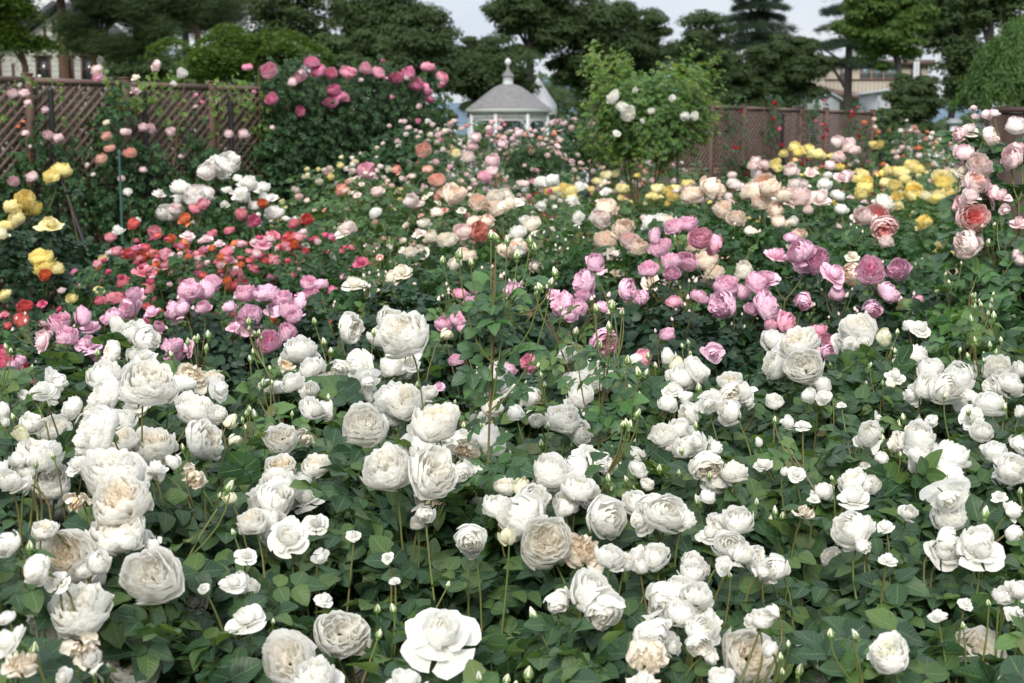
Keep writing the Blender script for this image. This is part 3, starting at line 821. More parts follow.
WHITE = (cat_px('T1', '''425,90,85,H,u 480,110,95,G,u 530,140,105,G,r 395,190,90,R,l 520,200,80,G,u 615,195,38,B 350,190,42,B
205,292,100,O,r 150,320,95,O,u 85,345,55,H,l 375,265,120,G,u 525,290,205,R,u 700,275,110,S,r 760,285,95,R,u 795,320,95,O,r
650,300,100,G,u 255,390,90,G,l 365,345,145,R,l 700,380,140,R,u 5,400,70,R,l 115,435,95,R,u 75,480,80,H,u 195,460,130,R,u 440,425,95,G,u
335,470,195,R,l 550,515,175,R,u 740,495,155,R,r 830,435,65,H,r 845,505,62,H,r 140,545,170,R,u 60,575,70,G,l 90,605,90,R,u
400,605,210,R,u 180,640,160,R,u 440,500,100,G,u 270,590,90,G,u 10,600,80,G,l 655,530,36,B 190,560,36,B 130,590,34,B 910,185,32,B
690,640,90,S,d 560,600,85,G,u 780,410,80,G,u 485,675,95,G,u 20,440,40,H,u 45,420,34,B 620,580,70,G,u 300,540,80,G,l 30,640,90,G,u 600,330,80,G,u''')
+ cat_px('T2', '''155,175,120,G,u 200,245,110,G,u 345,100,105,R,r 110,235,62,S,u 360,240,115,O,l 400,290,95,O,d 520,120,195,R,lu 490,75,120,G,u
545,205,100,O,d 470,160,38,B 210,75,38,B 245,150,42,B 425,115,38,B 305,80,32,B 685,125,62,H,r 200,320,60,G,u 200,385,85,G,u 480,345,120,G,u
535,360,140,R,u 395,445,180,R,c 90,490,118,R,c 170,500,70,S,d 90,600,120,R,u 215,590,105,G,u 475,590,195,R,c 635,610,195,R,c 645,430,185,R,u
650,495,140,O,u 850,500,120,G,r 745,545,105,S,d 75,665,140,G,u 820,270,110,O,u 850,380,80,S,u 790,620,105,G,u 900,665,80,R,u
260,350,30,B 130,290,80,G,u 870,250,80,G,u 300,245,70,S,d 620,330,60,G,u 740,620,80,G,d 560,445,28,B''')
+ cat_px('T3', '''240,290,105,G,u 300,270,110,R,u 245,340,105,G,u 330,240,65,G,u 445,215,62,H,r 560,200,75,H,u 590,230,72,H,u 670,245,105,R,r
610,270,105,G,u 625,350,62,H,r 670,315,42,B 180,420,125,R,u 15,400,65,G,u 785,290,92,R,u 820,320,82,G,u 785,345,85,R,d 710,370,100,O,d
135,610,150,G,u 235,670,115,G,u 40,670,95,G,u 275,555,112,O,u 545,480,100,R,u 600,460,85,G,u 660,450,36,B 705,605,112,R,d 800,610,105,R,u
670,510,85,O,l 730,530,85,O,r 885,510,45,H,u 455,605,70,G,u 490,660,52,S,u 230,120,32,B 360,25,36,B 300,35,36,B 395,45,30,B 350,100,30,B
490,200,34,B 400,265,34,B 425,315,32,B 460,340,30,B 585,245,32,B 610,540,36,B 530,605,42,B 645,590,40,B 710,630,38,B 560,370,70,G,u
575,320,70,O,u 90,430,60,G,u 320,600,50,O,d 360,600,40,G,d 600,620,30,B 740,340,40,O,u''')
+ cat_px('T4', '''110,150,135,R,u 130,235,135,R,c 25,225,120,G,l 20,145,105,G,u 70,175,100,G,u 325,95,125,R,u 295,155,50,O,d 350,150,62,O,d 420,135,78,G,r
505,90,52,G,u 550,100,72,O,u 530,190,98,R,u 485,210,70,O,d 460,270,70,O,u 590,245,92,G,u 690,260,98,G,u 580,310,110,G,u 650,320,112,G,c
675,285,122,G,u 820,240,105,R,u 865,300,105,G,u 900,250,80,G,u 800,370,115,G,u 725,420,82,O,l 905,400,52,H,u 360,480,100,G,u 395,425,52,O,r
465,510,85,G,l 545,490,130,G,u 550,555,82,G,u 660,550,125,G,u 660,640,142,G,r 770,470,85,G,u 820,540,95,G,u 880,600,125,G,u 910,520,75,G,r
300,645,120,R,u 360,670,65,G,r 75,435,52,G,u 125,450,52,O,u 60,615,42,G,u 100,620,62,O,u 590,440,52,O,d 410,565,52,G,u 350,590,34,O,u
730,340,62,S,u 190,300,72,G,u 20,360,65,R,u 200,355,55,O,d 465,115,30,B 635,345,32,B 495,465,32,B 765,400,36,B 790,370,36,B 850,385,38,B
720,400,34,B 505,530,32,B 475,555,30,B 230,640,30,B 150,340,60,G,u 265,375,34,O,u 440,300,50,G,d''')
+ cat_px('T5', '''165,45,145,R,l 425,30,210,R,u 410,140,205,R,u 460,175,85,G,u 510,165,62,G,u 150,140,88,G,u 105,200,58,B 20,190,95,G,l
240,230,205,R,c 125,285,125,G,l 530,305,220,R,c 290,410,225,R,u 190,470,185,R,d 350,250,90,G,r 30,530,140,O,l 70,610,120,S,u 455,620,200,R,u
290,570,130,S,d 315,590,75,G,u 810,25,62,H,u 825,150,38,B 890,110,115,R,u 870,230,72,G,u 820,325,90,O,u 270,50,92,S,d 220,660,65,G,u
720,345,40,O,u 20,450,60,G,u''')
+ cat_px('T6', '''70,30,135,G,u 30,115,115,G,l 130,150,100,H,u 110,165,160,O,u 620,15,155,R,d 870,60,125,R,u 890,160,85,G,u 755,175,112,G,d
310,500,205,R,c 105,595,225,R,c 390,610,175,R,u 210,660,155,G,u 330,670,165,R,u 650,510,270,O,u 430,420,50,B 485,420,50,B
435,510,48,B 680,335,32,B 60,465,32,B 530,665,105,G,u 600,90,72,S,d 490,320,42,O,u 465,240,42,O,u 240,385,60,O,u 230,240,60,O,d 345,160,50,O,u''')
+ cat_px('T7', '''20,90,165,G,l 125,185,185,R,c 180,65,85,H,u 340,100,155,G,r 75,30,125,G,u 255,215,150,S,u 280,350,150,G,u 315,430,150,G,d
350,230,105,G,u 400,250,72,S,u 455,270,75,H,u 440,385,165,R,c 545,390,135,G,d 500,510,135,G,d 480,610,175,S,u 460,675,95,G,u 550,80,145,G,u
620,100,75,G,u 160,400,85,S,d 75,440,62,B 640,290,95,G,u 650,370,115,G,u 640,250,75,G,u 680,490,120,G,u 700,450,85,G,u 665,545,95,R,d
800,105,118,G,u 775,200,112,G,u 865,240,95,G,r 820,225,80,G,u 750,270,65,O,d 890,280,62,G,u 855,590,200,R,c 890,450,82,G,u 650,660,175,R,u
740,665,95,G,u 510,230,105,G,u 590,430,112,G,u 770,300,38,B 690,20,62,G,u 590,340,90,G,u 430,40,90,G,u 480,60,80,G,d''')
+ cat_px('T8', '''310,20,112,O,u 640,20,145,O,d 770,80,60,B 745,175,125,G,u 755,215,140,O,u 870,150,78,H,r 20,280,92,G,l 15,430,62,G,l 285,135,130,G,l
350,120,62,O,u 415,125,62,O,u 340,200,62,S,d 425,240,62,O,u 130,75,72,S,u 500,80,62,G,u 750,570,195,R,c 120,640,175,R,c 0,560,65,G,l
700,400,52,O,u 600,440,62,O,u 890,350,72,G,u 880,440,85,G,u 840,670,62,G,u 780,400,38,B 885,380,38,B 690,480,38,B 45,590,42,B 820,370,55,G,u
820,20,52,G,u 870,70,62,G,r 160,30,40,O,u'''))

MAUVE = (cat_px('U1', '''575,325,85 620,330,75,G 390,380,78,R,c 515,390,70,R,l 545,385,55,G 400,340,52,G 345,410,65,G 455,395,58,O 740,335,68
800,335,74 850,355,74 870,385,74,G 750,405,78 885,410,48,G 690,380,44,G 180,425,80 250,410,74,G 200,465,74 265,440,64,G 265,490,74,O
125,490,64,O,l,palepink 810,485,78,R,c 865,455,64,G 930,305,54 965,310,48,G 935,340,54 520,495,64 640,305,54,G 560,355,50,G 480,440,36,G
610,380,50,G 700,440,40,O 130,470,50,G,u,palepink 300,360,34,G,u,corpink 60,540,40,G 40,555,42,G''')
+ cat_px('U2', '''770,245,64,G 730,305,78,R,l 665,370,74,R,l 730,345,48 720,380,54,G 790,380,44,G 870,330,68,R,r 800,490,84,R,d 570,548,68,R,l,rosepink
315,430,54,G 350,415,54 370,440,44,G 400,370,64 430,320,74 360,340,44,G,u,rosepink 525,330,64,G 965,200,74 930,265,64,G 950,165,58,G 1005,135,64
1000,280,54 1005,365,48,G,u,rosepink 985,460,54 915,530,54,G,u,rosepink 300,620,38,O 350,540,44 500,570,64,G 995,240,64,G 640,340,40,O 690,400,50,G
950,560,30,B 1000,420,22,B 950,455,20,B''')
+ cat_px('U3', '''25,125,64 60,170,68,R,c,rosepink 20,240,64,G 140,310,78 120,370,94,R,l 60,345,54,G 235,300,78,G 265,290,64,O 265,370,104,R,r
290,220,74,O 355,215,84,G,l 410,235,80,R,c 460,275,84,G,r 465,335,54,G 565,265,94,R,c 650,265,70,R,c 625,335,68,G,r 710,360,44,G,r,rosepink
575,385,54,G,d 320,425,68,G,r,rosepink 270,430,54,G,u,rosepink 420,450,68,O,u,rosepink 450,485,64,R,c,rosepink 490,520,64,G,r,rosepink 370,365,54,G,d
100,515,64,O,d 215,380,48,G 440,510,50,G,d 180,330,60,G 330,170,40,G,u 300,400,44,B,u,rosepink'''))

APRICOT = (cat_px('U2', '''345,40,68 215,60,44,G,u,blush 105,97,36,G,u,pure 415,65,58 470,50,54,R,u,cream 475,80,58 515,65,64,O,u,cream 405,125,50,G
420,155,54,R,c,peachpink 445,120,38,G 370,155,58,G,u,blush 255,128,38,G,u,cream 290,95,32,G,u,cream 270,165,38,G,u,cream 385,220,54 320,175,56,R,u,cream
345,250,44,G,u,cream 535,200,58 575,130,54,G,u,cream 535,155,44,G,u,pure 500,210,54,G 240,215,48,O,u,cream 185,270,54,O,u,cream 155,290,44,G,u,cream
40,310,64,O,u,cream 60,245,48,O,u,crimson 800,80,68,G 785,115,58,R,c,blush 855,145,64,G 795,180,64 870,180,54,R,u,blush 900,200,54,G 935,305,48,O
820,220,38,G,u,cream 825,275,54,O 590,260,38,G,u,blush 715,110,38,G,u,pure 930,125,44,G,u,pure 965,120,48,G,u,pure 605,75,28,G,u,pure
10,150,54,O,u,cream 25,140,44,G,u,blush 190,210,30,O,u,cream 990,120,40,G 700,60,30,G,u,pure 560,120,36,G,u,pure''')
+ cat_px('U3', '''80,235,74 105,270,54 190,265,60,G,u,cream 510,280,64,G,l 35,40,58 100,25,64,G,r 130,85,58 215,30,64,G 265,20,64 240,60,58
285,85,48,G 310,45,48,G 355,45,64,G,u,blush 420,50,58,O,u,blush 170,110,54 585,105,66,R,c,coralheart 608,145,68,R,d,coralheart 545,105,54,G,l,blush
610,65,54,G,u,cream 480,85,36,G,u,pure 330,125,30,G,u,cream 50,200,50,G 430,10,36,G,u,pure'''))

PALEP = (cat_px('U3', '''875,110,98,R,c,coralheart 880,5,74,R,c,blush 865,40,50,G 930,40,94,O,r 830,70,60,R,l 850,190,84,G,l,blush 890,180,54,G,r
1010,125,54,O 1010,230,54,G,r 845,215,40,G 970,90,40,O,d''')
+ cat_px('V2', '''865,385,64,O,u,blush 830,400,48,G,l 930,405,64,R,r,blush 845,450,64,G 840,475,60,R,l 895,490,84,R,c,blush 885,540,84,R,c
915,570,84,O 865,575,54,G,u,blush 1000,370,74,G,u,blushwhite 985,465,78,G,l 875,320,24,G 915,340,38,G 880,345,24,G 935,335,30,G,u,blushwhite
840,510,54,O,u,cream 960,580,64,O 865,480,40,G,u,paleyellow 1005,440,50,G'''))

YEL_L = (cat_px('U1', '75,55,54 40,75,58 100,85,48,G 10,135,48 48,115,48,G,u,paleyellow 150,130,62,O,u,paleyellow 125,230,64 130,262,50,G 172,262,34,G,u,paleyellow 12,345,38,G 300,330,30,O 215,355,30,G 310,235,24,G,u,paleyellow 0,160,40,G,u,paleyellow')
         + cat_px('V0', '155,525,54 185,510,54,G 72,595,64'))
CORAL_S = cat_px('U1', '''60,420,48,R,c,coral 75,380,42,R,c,coral 15,405,24,G,u,coral 22,437,24,G,u,coral 75,575,48,R,c,crimson 110,600,34,G,u,crimson
15,550,64,R,u,crimson 30,580,50,O,u,crimson 10,515,40,G,u,crimson 50,570,36,G,u,corpink 125,370,26,O,u,crimson 45,600,34,G,u,crimson''')
CORAL = cat_px('U1', '''135,285,42,R,c,orange 400,130,38,R,c,coral 333,170,38 465,155,44 590,85,44 725,100,38 790,70,36,R,c,orange 925,118,38,R,c,coral
1010,423,38,R,c,coral 712,285,48,R,c,corpink 675,250,50,R,c,peachpink 695,315,44,R,c,coral 350,355,54 335,350,40 830,410,38,R,c,orange 825,240,44
785,225,34,G,u,crimson 430,230,44,R,c,coral 460,220,38,G,u,orange 495,220,48,R,u,rosepink 388,222,44,R,c,coral 435,270,70,O,u,corpink 372,305,44
445,325,44 870,175,54,R,c,coral 905,170,44 880,195,44,R,c,orange 680,215,48 765,122,42,R,c,hotpink 555,115,36,G,u,orange 550,195,36,G,u,orange
820,165,42,O,u,corpink 725,190,38 785,185,64,O,u,rosepink 620,175,38,O,u,palepink 350,212,36 565,165,44,O,u,palepink 640,160,34 690,150,34
515,175,30,G,u,orange 560,190,30,G,u,orange 660,190,36,O,u,palepink 610,70,40,G,u,corpink 470,265,40,G,u,coral 820,290,44,G,u,hotpink
885,130,36 1000,330,30,G,u,hotpink 720,260,26,G,u,coral 600,225,24,G,u,coral 520,260,24,G,u,coral''')
BLUSHW = (cat_px('U1', '585,45,60 620,40,54,G 540,20,48,G,u,pure 500,95,55,G 530,85,40 480,40,36,O 520,105,34,G 690,30,36,O,u,pure 720,35,44,O,u,pure 735,50,40,G,u,pure 760,20,40,O,u,pure 795,20,34,G,u,pure 825,95,50,G 355,150,44,O,u,pure 385,35,24,G,u,pure 820,50,30,O 765,75,30,G 600,75,30')
          + cat_px('V0', '690,485,64 650,495,64,G,u,pure 625,512,54,G 540,562,48,G,u,pure 600,580,62,R,u,blushwhite 750,548,44,G,u,pure 790,560,40,O,u,pure 717,535,28,G,u,pure 560,590,40,O,u,pure 670,520,44,O'))
CLIMB = (cat_px('V0', '745,200,32 810,210,54,R,u,rosepink 940,185,44 955,210,48 900,230,48,R,u,rosepink 995,220,42,R,u,rosepink 817,295,38,R,c 902,333,38,R,c 1005,268,44 995,305,44 1020,290,36,G 880,245,30,G,u,palepink')
         + cat_px('V1', '25,215,48,R,u,rosepink 78,203,44,R,u,rosepink 117,215,44,G,u,rosepink 168,233,42,R,c 205,217,44 227,250,48,R,c 265,198,44,R,u,rosepink 310,232,38,R,r,rosepink 265,270,44,R,r 268,300,26,G,d 8,290,48 62,240,18,G,u,palepink 130,290,14,G 302,255,20,G,u,palepink'))
FENCEP = cat_px('V0', '''37,280,34,R,u,palepink 72,278,34,R,u,palepink 83,308,28,G,u,palepink 467,198,38,R,l,palepink 290,208,36,G,u,blush 293,230,32,G,u,rosepink
145,405,32,R,u,palepink 175,412,32,R,u,palepink 160,422,28,R,d,palepink 320,408,34,R,u,peachpink 328,445,32,R,u,peachpink 380,395,34,R,u,palepink
390,458,44,R,u,peachpink 430,382,30,R,u,palepink 452,384,32,R,u,palepink 515,395,34,R,u,palepink 690,402,30,G,u,palepink 733,400,30,G,u,palepink
405,270,26,G,u,palepink 548,218,34,R,u,blushwhite 525,250,20,G,u,blushwhite 75,400,24,G,u,palepink 40,543,38,R,u,palepink 95,530,38,R,u,palepink
365,535,22,G,u,palepink 405,233,28,O,u,cream 590,285,14,G,u,hotpink 765,275,14,G,u,hotpink 608,305,14,G,u,hotpink 820,383,16,G,u,palepink
55,380,12,G,u,orange 70,365,12,G,u,orange 118,228,10,G,u,pure 305,475,34,G,u,peachpink 590,320,14,G,u,palepink 545,470,16,G,u,palepink
262,495,14,G,u,blushwhite 280,525,14,G,u,blushwhite 430,510,22,G,u,palepink 320,368,22,G,u,cream 135,330,24,G,u,palepink 90,440,12,G,u,palepink''')
MIDBL = cat_px('V1', '''252,450,48,R,u,peachpink 80,510,54,R,u,rosepink 170,508,28,G,u,peachpink 290,540,44,R,u,peachpink 215,596,36,G,u,blush 340,575,64,R,u,apricot
438,530,44,R,u,rosepink 385,470,38,R,u,blush 460,480,44,G,u,palepink 455,515,38,R,u,palepink 550,550,34,R,u,blush 265,508,28,G,u,peachpink
605,545,38,R,u,pure 640,540,48,G,u,pure 495,590,54,G,u,cream 465,590,50,R,u,apricot 110,575,36,R,u,blush 305,580,30,G,u,peachpink 5,570,34,G,u,peachpink
400,440,30,G,u,palepink 350,460,28,R,u,paleyellow 490,430,30,G,u,palepink 410,412,30,G,u,palepink 540,400,26,G,u,palepink 450,385,22,G,u,palepink''')
YEL_M = cat_px('V1', '''670,565,40 690,575,44,G 650,570,34,R,u,paleyellow 720,560,44,O,u,pure 800,525,34,R,u,paleyellow 830,522,28,R,u,paleyellow
850,565,38,R,u,paleyellow 775,545,28,G,u,paleyellow 798,575,30,O,u,pure 960,565,44,R,u,paleyellow 950,590,36 895,527,18,G 990,575,34 1010,565,30 1000,590,34
630,575,26 700,595,30,G,u,paleyellow 795,550,34,O,u,cream 930,590,20''')
YEL_R = cat_px('V2', '''370,445,40 340,435,34,G 400,455,48 415,462,34 385,440,30,G 350,455,30 310,455,24,G 285,485,34 290,498,30 540,520,50 555,535,34 525,530,34 550,560,38,G
475,495,28 455,465,24,G 690,490,44 710,500,36 660,510,44 645,505,34 605,515,30,G 620,505,30 785,520,54,R,u,paleyellow 770,530,40 800,535,34 585,432,28 595,428,24 575,428,24
700,565,44 710,585,40 695,580,34,G 800,572,36 770,580,34,R,u,paleyellow 735,580,34,R,u,paleyellow 670,530,36,R,u,paleyellow 640,590,24 20,545,30''')
YEL_R += cat_px('U3', '695,35,55 700,20,44 730,45,36,R,u,paleyellow 772,50,32,R,u,paleyellow 795,38,38 550,20,50 540,40,34 645,45,30 650,75,30 725,122,42 640,15,40 785,5,44 755,60,22 610,5,30,G')
MIDP = cat_px('V2', '''470,420,38,G,u,blush 505,420,34,R,u,palepink 500,435,38,R,u,blush 520,445,34,R,u,blush 475,465,40,R,u,blush 445,490,32,G,u,palepink
225,480,36,G,u,blush 250,488,30,G,u,blush 215,492,28,G,u,blush 230,515,32,G,u,blushwhite 330,505,38,G,u,blush 250,550,78,R,u,apricot 225,560,50,R,u,blush
105,560,54,R,u,apricot 35,570,52,R,u,blush 30,590,40,R,u,apricot 160,545,36,G,u,blushwhite 175,550,34,O,u,blushwhite 155,520,26,G,u,blush 310,578,46,R,u,apricot
345,570,40,O,u,blush 430,545,38,G,u,pure 365,545,34,G,u,blushwhite 360,580,50,G,u,blush 420,582,52,O,u,palepink 470,580,38,G,u,pure 480,525,40,O,u,palepink
500,520,34,G,u,palepink 390,510,32,O,u,blush 440,520,24,G,u,pure 340,545,34,G,u,blush''')

FL = {}      # bed -> list of flowers


def white_depth(px, py):
    d = np.interp(py, [300, 330, 360, 400, 440, 490, 540, 600, 683], [3.9, 3.6, 3.3, 2.9, 2.55, 2.3, 2.1, 1.95, 1.7])
    return d - 0.35 * max(0, (260 - px) / 260) * (1 if py > 330 else 0.5)


def jax(ch):
    a = np.array(FACE.get(ch, FACE['u']), float)
    return a + np.array([rnd.gauss(0, .22), rnd.gauss(0, .2), rnd.gauss(0, .18)])


def make_bed(catalog, dfun, pmdef, D=0.085, big=24, sc_=1.0, companions=0):
    out = []; comp_ = []
    for px, py, w, k, fc, pm in catalog:
        d = dfun(px, py)
        if D and k == 'R' and w >= big:
            d = 0.65 * (F * D / w) + 0.35 * d
        d += rnd.uniform(-0.04, 0.04) * d * 0.5
        rad = w * d / F / 2 * sc_
        if companions and k == 'G' and w < 30 and rnd.random() < .3: k = rnd.choice('OHR')
        if companions and k == 'S' and w < 26 and rnd.random() < .5: k = rnd.choice('RG')
        k_ = k
        if k == 'B': fc = 'u'; rad *= 0.80
        ax = jax(fc)
        if k == 'B': ax = np.array([rnd.gauss(0, .2), rnd.gauss(0, .2), 1.0])
        if k == 'S': p_ = 'spent'
        elif pm: p_ = pm
        elif callable(pmdef): p_ = pmdef(k)
        else: p_ = pmdef
        f = Flower(at(px, py, d), rad, k_, p_, ax, True, (px, py, w, d))
        if k != 'B': HEROES.append((px, py, w, d))
        out.append(f)
        if companions and k in 'RGO' and 20 < w < 42 and rnd.random() < companions:
            for _ in range(1 if rnd.random() < .6 else 2):
                q = f.p + np.array([rnd.uniform(-1.5, 1.5), rnd.uniform(0.3, 1.6), rnd.uniform(-1.3, -0.3)]) * rad
                comp_.append((len(out), q, rad))
                out.append(Flower(q, rad * rnd.uniform(.7, .95), rnd.choice('GGRO'), pmdef(k_) if callable(pmdef) else (pm or pmdef), jax(rnd.choice('ulr')), False))
    drop = {i for i, q, r in comp_ if covers(q, r * .3, 0.3)}
    return [f for i, f in enumerate(out) if i not in drop]


wf = make_bed([t for t in WHITE], white_depth, lambda k: {'R': rnd.choice(['white', 'whitecream', 'white']), 'B': 'yellowbud', 'H': rnd.choice(['pure', 'yellowbud', 'pure'])}.get(k, rnd.choice(['pure', 'white', 'pure'])), 0.080, 36, 0.95, 0.6)
mf = make_bed(MAUVE, lambda x, y: (4.5 if x < 330 else 4.25) - (y - 290) / 150 * 0.8, 'mauve', 0, 99, 0.92, 0.2)
af = make_bed(APRICOT, lambda x, y: (5.9 if x > 620 else 6.5) - (y - 220) / 80 * 0.9, 'apricot', 0, 99, 1.05)
pf = make_bed(PALEP, lambda x, y: 4.0 - (y - 190) / 100 * 0.25, 'palepink', 0, 99, 0.88)
yl = make_bed(YEL_L, lambda x, y: 7.0 - (y - 200) / 80 * 0.6, 'yellow', 0, 99, 1.05)
cs = make_bed(CORAL_S, lambda x, y: 5.6 - (y - 320) / 60 * 0.6, 'coral', 0, 99, 1.05)
cf = make_bed(CORAL, lambda x, y: 6.9 - (y - 240) / 60 * 0.8, 'corpink', 0, 99, 0.92)
bf = make_bed(BLUSHW, lambda x, y: 7.9 - (y - 185) / 30 * 0.25, 'blushwhite', 0, 99, 1.05)
mb = make_bed(MIDBL, lambda x, y: 9.0 - (y - 170) / 30 * 0.8, 'blush', 0, 99, 1.05)
ym = make_bed(YEL_M, lambda x, y: 12.5 - (y - 185) / 20 * 1.2, 'yellow', 0, 99, 1.05)
yr = make_bed(YEL_R, lambda x, y: 11.0 - (y - 170) / 40 * 1.6, 'yellow', 0, 99, 1.05)
mp_ = make_bed(MIDP, lambda x, y: 8.6 - (y - 180) / 30 * 0.8, 'blush', 0, 99, 1.05)


def assign(flowers, centers):
    C_ = np.array(centers)
    out = [[] for _ in centers]
    for f in flowers:
        out[int(((C_ - f.p[:2]) ** 2).sum(1).argmin())].append(f)
    return out


def xy(px, d):
    return ((px - 512) / F * d, d)


# ------------------------------------------------------------------ the white bushes in front
WB = [((-0.66, 1.72), 'white rose bush at the bottom left corner under the biggest heavy cream-hearted blooms'),
      ((-0.24, 1.78), 'white rose bush at the bottom edge with two round rosettes beside three pointed buds'),
      ((0.15, 1.72), 'white rose bush at the bottom centre with browned spent blooms hanging under crowded white ones'),
      ((0.60, 1.75), 'mostly leafy white rose bush in the bottom right corner with few large blooms'),
      ((-0.86, 2.38), 'crowded white rose bush at the left edge, blooms heaped almost without leaves'),
      ((-0.32, 2.42), 'white rose bush left of centre with four round pale rosettes facing out in one bunch'),
      ((0.18, 2.40), 'white rose bush in the middle with a tall reddish leafy shoot of green buds'),
      ((0.66, 2.45), 'leafy white rose bush right of centre with small drooping white blooms in shade'),
      ((1.02, 2.55), 'white rose bush at the right edge with arching stems of pale buds'),
      ((-0.98, 3.15), 'white rose bush at the left, just in front of the small crimson roses'),
      ((-0.42, 3.15), 'white rose bush holding the tallest ruffled white bloom above dark mauve rose foliage'),
      ((0.22, 3.25), 'white rose bush with many thin stems of green buds and half-open white blooms'),
      ((0.78, 3.3), 'white rose bush with a bunch of large full blooms directly before the mauve roses'),
      ((1.28, 3.35), 'white rose bush at the far right of the bed with a pale green budding shoot')]
wc = [c for c, _ in WB]
wa = assign(wf, wc)
for (c, lab), fs in zip(WB, wa):
    ztyp = np.percentile([f.p[2] for f in fs], 40 if c[1] > 2 else 18) if fs else 0.9
    rose_bush('white_rose_bush', lab, 'white rose bushes along the front of the bed', c, 0.40, 0.42, max(0.74, ztyp + 0.0), fs,
              760, 0.050, G['near'], 0, canes=9, shoots=9, rand=(12 if c[1] > 2 else 5, ['pure', 'white', 'pure'], 0.022, 'GORH'))

# ------------------------------------------------------------------ mauve-pink bushes behind them
MBS = [(xy(75, 4.5), 'mauve pink rose bush at the left, a pale blown bloom on its left side'),
       (xy(245, 4.5), 'mauve pink rose bush left of centre in front of the coral red roses'),
       (xy(395, 4.45), 'dark leafy rose bush with few mauve blooms behind the tallest white bloom'),
       (xy(520, 4.3), 'mauve pink rose bush behind the tall budding shoot in the middle'),
       (xy(660, 4.3), 'mauve pink rose bush right of the middle with blooms stacked up a tall stem'),
       (xy(775, 4.2), 'mauve pink rose bush with three big blooms in a row at its top'),
       (xy(890, 4.3), 'mauve pink rose bush with two round open blooms facing forward on its right')]
ma = assign(mf, [c for c, _ in MBS])
for (c, lab), fs in zip(MBS, ma):
    ztyp = np.percentile([f.p[2] for f in fs], 40) if fs else 0.9
    rose_bush('mauve_rose_bush', lab, 'mauve pink rose bushes in the second row', c, 0.52, 0.5, max(0.78, ztyp - 0.06), fs, 1100, 0.048, G['mauve'], 1, canes=8, shoots=8)

# ------------------------------------------------------------------ pale pink bushes at the right edge
PB = [((1.33, 3.75), 1.22, 'tall pale pink rose bush at the right edge with one coral-hearted bloom'),
      ((1.52, 3.9), 1.36, 'pale pink rose bush cut off by the right edge before the dark brown panel')]
pa = assign(pf, [c for c, _, _ in PB])
for (c, h, lab), fs in zip(PB, pa):
    rose_bush('pink_rose_bush', lab, 'pale pink rose bushes at the right edge', c, 0.38, 0.4, h - 0.16, fs, 1150, 0.05, G['pink'], 0, canes=7, shoots=4)

# ------------------------------------------------------------------ third row: apricot and cream
AB = [(xy(375, 6.1), 0.92, 'apricot and cream rose bush farthest left, right of the coral red roses'),
      (xy(470, 6.0), 1.12, 'apricot rose bush under the gazebo with peach blooms in a loose bunch'),
      (xy(560, 6.2), 1.05, 'cream and white rose bush between two apricot bushes'),
      (xy(615, 5.7), 1.12, 'apricot rose bush with a stacked bunch of peachy blooms left of the mauve roses'),
      (xy(700, 5.7), 1.18, 'apricot rose bush directly behind the tall mauve stem'),
      (xy(790, 5.8), 1.15, 'peach coloured rose bush in front of the brown fence'),
      (xy(885, 5.6), 1.12, 'rose bush with a bunch of blush blooms with coral hearts')]
aa = assign(af, [c for c, _, _ in AB])
for i, ((c, h, lab), fs) in enumerate(zip(AB, aa)):
    rose_bush('apricot_rose_bush', lab, 'apricot and cream rose bushes in the third row', c, 0.55, 0.55, h, fs, 950, 0.046, G['mid'], 1,
              rand=(8, ['apricot', 'cream', 'blush'] if i not in (2,) else ['pure', 'cream'], 0.026, 'RRGO'), canes=7, shoots=3)

# ------------------------------------------------------------------ left: coral red, blush white, yellow
CB = [(xy(150, 6.5), 1.0, 'coral red rose bush on the left of three beside the yellow roses'),
      (xy(225, 6.3), 1.02, 'coral red rose bush in the middle of three, thick with small blooms'),
      (xy(300, 6.6), 1.02, 'coral red rose bush on the right of three, pink and orange blooms mixed')]
ca = assign(cf, [c for c, _, _ in CB])
for (c, h, lab), fs in zip(CB, ca):
    rose_bush('coral_rose_bush', lab, 'coral red rose bushes', c, 0.55, 0.6, h, fs, 1400, 0.036, G['mid'], 1,
              rand=(140, ['corpink', 'coral', 'corpink', 'corpink', 'orange', 'crimson', 'palepink', 'hotpink'], 0.0165, 'GRR'), canes=8)
bush2 = rose_bush('blush_rose_bush', 'low spreading rose bush covered in white and blush blooms above the coral red ones', None, (*xy(228, 8.0), 0), 0.78, 0.5, 1.16, bf, 900, 0.038,
                  G['mid'], 1, rand=(26, ['blushwhite', 'pure'], 0.026, 'GRO'), canes=8)
YB = [(xy(20, 7.0), 1.12, 'yellow rose bush at the left edge with clear yellow blooms before the lattice fence'),
      (xy(105, 7.2), 0.95, 'dark leafy yellow rose bush left of the coral red roses, hardly blooming')]
ya = assign(yl, [c for c, _, _ in YB])
for (c, h, lab), fs in zip(YB, ya):
    rose_bush('yellow_rose_bush', lab, 'yellow rose bushes on the left', c, 0.5, 0.5, h, fs, 900, 0.05, G['mauve'], 1, canes=6)
SB = [(xy(18, 5.6), 0.78, 'small crimson and coral rose bush low at the left edge'),
      (xy(105, 5.4), 0.72, 'low dark rose bush with few crimson blooms behind the left mauve roses')]
sa = assign(cs, [c for c, _, _ in SB])
for (c, h, lab), fs in zip(SB, sa):
    rose_bush('crimson_rose_bush', lab, 'low crimson rose bushes on the left', c, 0.42, 0.4, h, fs, 700, 0.036, G['mid'], 1,
              rand=(12, ['crimson', 'corpink'], 0.018, 'GRO'), canes=6)

